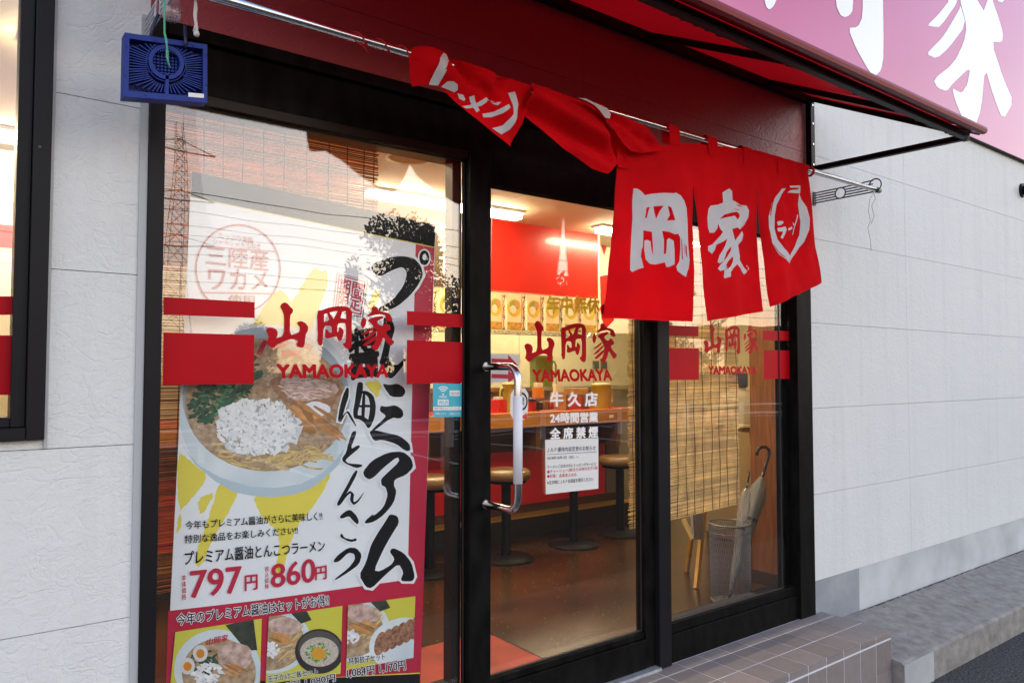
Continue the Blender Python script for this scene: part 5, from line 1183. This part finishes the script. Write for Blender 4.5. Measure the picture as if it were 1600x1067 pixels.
def umbrella(lab, foot, top, m, handle_pts, hook=True, fat=1.0):
    t = thing('umbrella', lab, 'umbrella', tuple(foot), 'umbrellas in the wire bin')
    foot, top = Vector(foot), Vector(top); d = (top-foot)
    ax = d.normalized(); sd_ = ax.orthogonal().normalized(); w2 = ax.cross(sd_)
    mb = MB(); n = 20; prof = [(.0, .006), (.06, .010), (.3, .020*fat), (.6, .030*fat), (.82, .040*fat), (.90, .036*fat), (.96, .022), (1, .010)]
    for u, r in prof:
        for j in range(n): a = 2*math.pi*j/n+u*1.2; rr = r*(1+.20*math.cos(8*a)); mb.v.append(foot+d*u+(sd_*math.cos(a)+w2*math.sin(a))*rr)
    for k in range(len(prof)-1):
        for j in range(n): A_, B_ = k*n, (k+1)*n; mb.f.append((A_+j, A_+(j+1) % n, B_+(j+1) % n, B_+j))
    mb.build('canopy', m, t, smooth=True)
    MB().tube([foot-ax*.02, top+ax*.03], .0045, 8).build('shaft', M('steel_shaft', (.5,.5,.5), .3, .9), t)
    MB().tube([foot-ax*.03, foot+ax*.03], .007, 8).build('ferrule', black, t)
    MB().tube(handle_pts, .0095 if hook else .005, 10).build('handle', M('dark_navy_handle', (.012,.014,.025), .25), t, smooth=True)
    k_ = foot+d*.62
    MB().tube([k_-ax*.008, k_+ax*.008], .033*fat, 16).build('tie_band', M('dark_band', (.03,.03,.03), .6), t)
    return t
uf1 = bc+Vector((-.02, -.01, .035)); uf2 = bc+Vector((.03, .02, .035))
ut2 = F(1190, 745, bc.y+.02); ut1 = F(1167, 762, bc.y-.02)
hp = [ut2+Vector((0,0,-.01))]+[F(a, b, bc.y+.02) for a, b in ((1193,738),(1198,722),(1202,708),(1201,702),(1196,698),(1189,698.5),(1184,703),(1182,711))]
umbrella('clear white umbrella with curved dark handle in the wire bin', uf2, ut2, M('milky_vinyl', (.34,.34,.335), .35, trans=.4, var=.1), hp, fat=1.15)
umbrella('thin clear umbrella with straight dark tip in the wire bin', uf1, ut1, clear, [ut1, F(1170, 745, bc.y-.02), F(1171, 737, bc.y-.02)], hook=False, fat=.72)
wcx = F(1163, 640, 1.3).x
co = thing('water_cooler', 'white water dispenser with blue bottle behind the straw blind', 'dispenser', (wcx, 1.35, 0))
MB().box(wcx-.16, wcx+.2, 1.2, 1.55, 0, F(1163, 668, 1.2).z).build('body', M('brown_cabinet', (.16,.06,.02), .5), co, bevel=.006)
zc0 = F(1163, 668, 1.2).z
MB().box(wcx-.17, wcx+.21, 1.19, 1.55, zc0, zc0+.02).build('shelf_top', cre, co, bevel=.004)
MB().lathe((wcx+.02, 1.37, zc0), [(0,.021),(.15,.021),(.15,.20),(.12,.26),(.06,.27),(.06,.29)], 24).build('pot', M('cream_plastic', (.72,.66,.48), .4), co, smooth=True)
MB().lathe((wcx+.02, 1.37, zc0), [(.061,.29),(.075,.30),(.075,.40),(0,.41)], 20).build('bottle', M('blue_bottle', (.08,.10,.22), .3), co, smooth=True)

# ------------------------------------------------------------------ what stands behind the viewer and shows in the glass
def mir(px, py, D):                                  # where a thing mirrored in the panes really stands
    p = F(px, py, D); return Vector((p.x, 2*GY-p.y, p.z))
barkm = M('dark_bark', (.035,.026,.02), .9, var=.3, vscale=10)
leafm = M('dark_leaves', (.018,.032,.014), .6, island=.6)
leafm2 = M('olive_leaves', (.035,.045,.015), .6, island=.6)
def crown_tree(c, h, rx, rz, n, lab, m=leafm, cone=False, ls=.11, bare=False):
    g_ = Vector((c.x, c.y, ZA)); t = thing('tree', lab, 'tree', tuple(g_), 'trees across the car park')
    topz = ZA+h; cz = topz-rz
    mb = MB(); mb.tube([g_, g_+Vector((.05,0,h*.3)), g_+Vector((0,.05,h*.6)), Vector((c.x, c.y, topz-.1*rz))], [h*.03, h*.024, h*.014, .01], 8)
    for k in range(26 if bare else 12):
        a = random.uniform(0, 2*math.pi); z0 = ZA+h*random.uniform(.35, .8); r = rx*random.uniform(.5, .95); b = g_+Vector((r*math.cos(a), r*math.sin(a), z0-ZA+r*.6))
        s_ = Vector((c.x, c.y, z0)); md = (s_+b)/2+Vector((0,0,-.08*r)); mb.tube([s_, md, b], [h*.010, h*.006, .006], 5)
        if bare:
            for q in range(7): u = random.uniform(.3, 1); p = s_*(1-u)+b*u; e = p+Vector((random.uniform(-.5,.5), random.uniform(-.5,.5), random.uniform(.1,.7)))*rx*.5; mb.tube([p, (p+e)/2+Vector((.03,.02,.04)), e], [.012, .008, .004], 4)
    mb.build('trunk', barkm, t)
    if n:
        lb_ = MB(); cl = [(random.gauss(0,.5), random.gauss(0,.5), random.uniform(-1,1)) for _ in range(26)]
        for k in range(n):
            if cone: u = random.random()**.7; r = rx*(u)*random.random()**.4; a = random.uniform(0,2*math.pi); p = Vector((c.x+r*math.cos(a), c.y+r*math.sin(a), topz-u*2*rz))
            else:
                q = random.choice(cl); p = Vector((q[0]+random.gauss(0,.2), q[1]+random.gauss(0,.2), q[2]*.8+random.gauss(0,.16)))
                if p.length > 1.05: p = p.normalized()*random.uniform(.85, 1.08)
                p = Vector((c.x+p.x*rx, c.y+p.y*rx, cz+p.z*rz))
            d1 = Vector((random.gauss(0,1), random.gauss(0,1), random.gauss(0,1))).normalized()*ls*random.uniform(.5,1); d2 = d1.orthogonal().normalized()*ls*.35
            lb_.quad(p-d1, p+d2, p+d1, p-d2)
        lb_.build('crown', m, t)
    return t
def tree_at(px, pytop, D, wpx, lab, n=2600, hfrac=.62, **k):
    n = int(n*2.6)
    tp = mir(px, pytop, D); tl_ = mir(px-wpx/2, pytop, D); tr_ = mir(px+wpx/2, pytop, D); h = tp.z-ZA; rx = abs(tr_.x-tl_.x)/2*.8
    return crown_tree(tp, h, rx, h*hfrac/2, n, lab, **k)
tree_at(622, 330, 20, 165, 'large leafy tree whose dark reflection covers the top of the poster', 3100, .72)
tree_at(515, 492, 22, 46, 'narrow conifer mirrored behind the first brush characters on the fixed pane', 1500, .8, cone=True, ls=.16)
tree_at(570, 512, 24, 120, 'low dark bushy tree mirrored between poster bowl and lettering', 2600, .9)
tree_at(400, 500, 26, 90, 'low rounded tree mirrored above the printed bowl', 1800, .9, m=leafm2)
tree_at(690, 430, 21, 120, 'leafy tree mirrored beside the door stile', 1500, .8)
tree_at(1110, 478, 20, 60, 'bare branching tree mirrored in the right pane', 0, .8, bare=True)
tree_at(1040, 520, 24, 110, 'dark bushy tree mirrored in the right half of the door', 1800, .9)
tree_at(875, 430, 26, 190, 'broad dense tree added to block sky glare in the door pane', 4200, .95, ls=.3); tree_at(975, 445, 25, 130, 'tall dense tree added to block sky glare left of the mullion', 3400, .95, ls=.28); tree_at(780, 450, 26, 150, 'dense rounded tree added to block sky glare beside the door stile', 3400, .95, ls=.3)  # thick crowns put here to block the sky in the door reflection
hl = MB(); 
ridge = [(mir(px, 522+6*math.sin(px*.21)+5*math.sin(px*.53), 40)) for px in range(1128, 1330, 4)]
for a, b in zip(ridge, ridge[1:]): hl.quad((a.x, a.y, ZA), (b.x, b.y, ZA), tuple(b), tuple(a)); hl.quad(tuple(a), tuple(b), (b.x, b.y-14, b.z+1), (a.x, a.y-14, a.z+1))
tag(hl.build('hill', M('dark_wooded_hill', (.03,.028,.016), .9, var=.5, vscale=1.5)), 'dark wooded hill across the car park', kind='structure')
# pylon and overhead lines
pb_ = mir(279, 195, 55); py_ = thing('power_pylon', 'tall steel lattice power pylon mirrored at the left edge of the pane', 'pylon', (pb_.x, pb_.y, ZA))
stl = M('pylon_steel', (.26,.23,.21), .6); mb = MB(); H = pb_.z-ZA
def pw_(z): return 1.1*(1-z/H*.82)*1.1
for sx, sy in ((1,1),(1,-1),(-1,1),(-1,-1)): mb.bar((pb_.x+sx*pw_(0), pb_.y+sy*pw_(0), ZA), (pb_.x+sx*pw_(H), pb_.y+sy*pw_(H), ZA+H), .04, .04, (0,1,0))
z = 0
while z < H-1:
    dz = pw_(z)*1.9
    for sy in (1, -1):
        for s in (1, -1): mb.bar((pb_.x-s*pw_(z), pb_.y+sy*pw_(z), ZA+z), (pb_.x+s*pw_(z+dz), pb_.y+sy*pw_(z+dz), ZA+min(H, z+dz)), .035, .035, (0,1,0))
    mb.bar((pb_.x-pw_(z), pb_.y+pw_(z), ZA+z), (pb_.x+pw_(z), pb_.y+pw_(z), ZA+z), .035, .035, (0,1,0)); z += dz
mb.build('lattice', stl, py_)
am = MB()
for f_ in (.55, .72, .9):
    z = ZA+H*f_
    for s in (1, -1): am.bar((pb_.x, pb_.y, z), (pb_.x+s*2.6, pb_.y, z+.1), .09, .09, (0,1,0)); am.bar((pb_.x, pb_.y, z+.8), (pb_.x+s*2.6, pb_.y, z+.12), .06, .06, (0,1,0))
am.build('cross_arm', stl, py_)
cabm2 = M('black_cable', (.02,.02,.02), .6)
for k, (py0, D, lab) in enumerate(((300, 14, 'topmost'), (330, 16, 'second'), (352, 16, 'third'), (366, 18, 'fourth'), (394, 18, 'fifth'), (420, 17, 'sixth'), (436, 15, 'lowest'))):
    p = mir(300, py0, D); x0, x1 = -8, 34
    pts = [(x0+(x1-x0)*j/30, p.y-.06*k, p.z+.0010*((x0+(x1-x0)*j/30)-13)**2-.0010*(p.x-13)**2) for j in range(31)]
    tag(MB().tube(pts, .009, 5).build('overhead_cable', cabm2), lab+' black overhead cable mirrored across the white part of the poster', 'cable', 'overhead cables mirrored in the panes')
# guard rail on the far side of the car park: pale streaks low in the door glass
gr_ = thing('guard_rail', 'white road guard rail across the car park mirrored low in the panes', 'guard rail', (12, -11, ZA))
wp = M('white_rail_paint', (.66,.66,.66), .5)
for z in (.30, .55): MB().box(-10, 40, -11.03, -10.97, ZA+z, ZA+z+.05).build('rail', wp, gr_)
for k in range(20): MB().box(-9+k*2.5, -8.9+k*2.5, -11.1, -11.031, ZA, ZA+.66).build('post', wp, gr_)
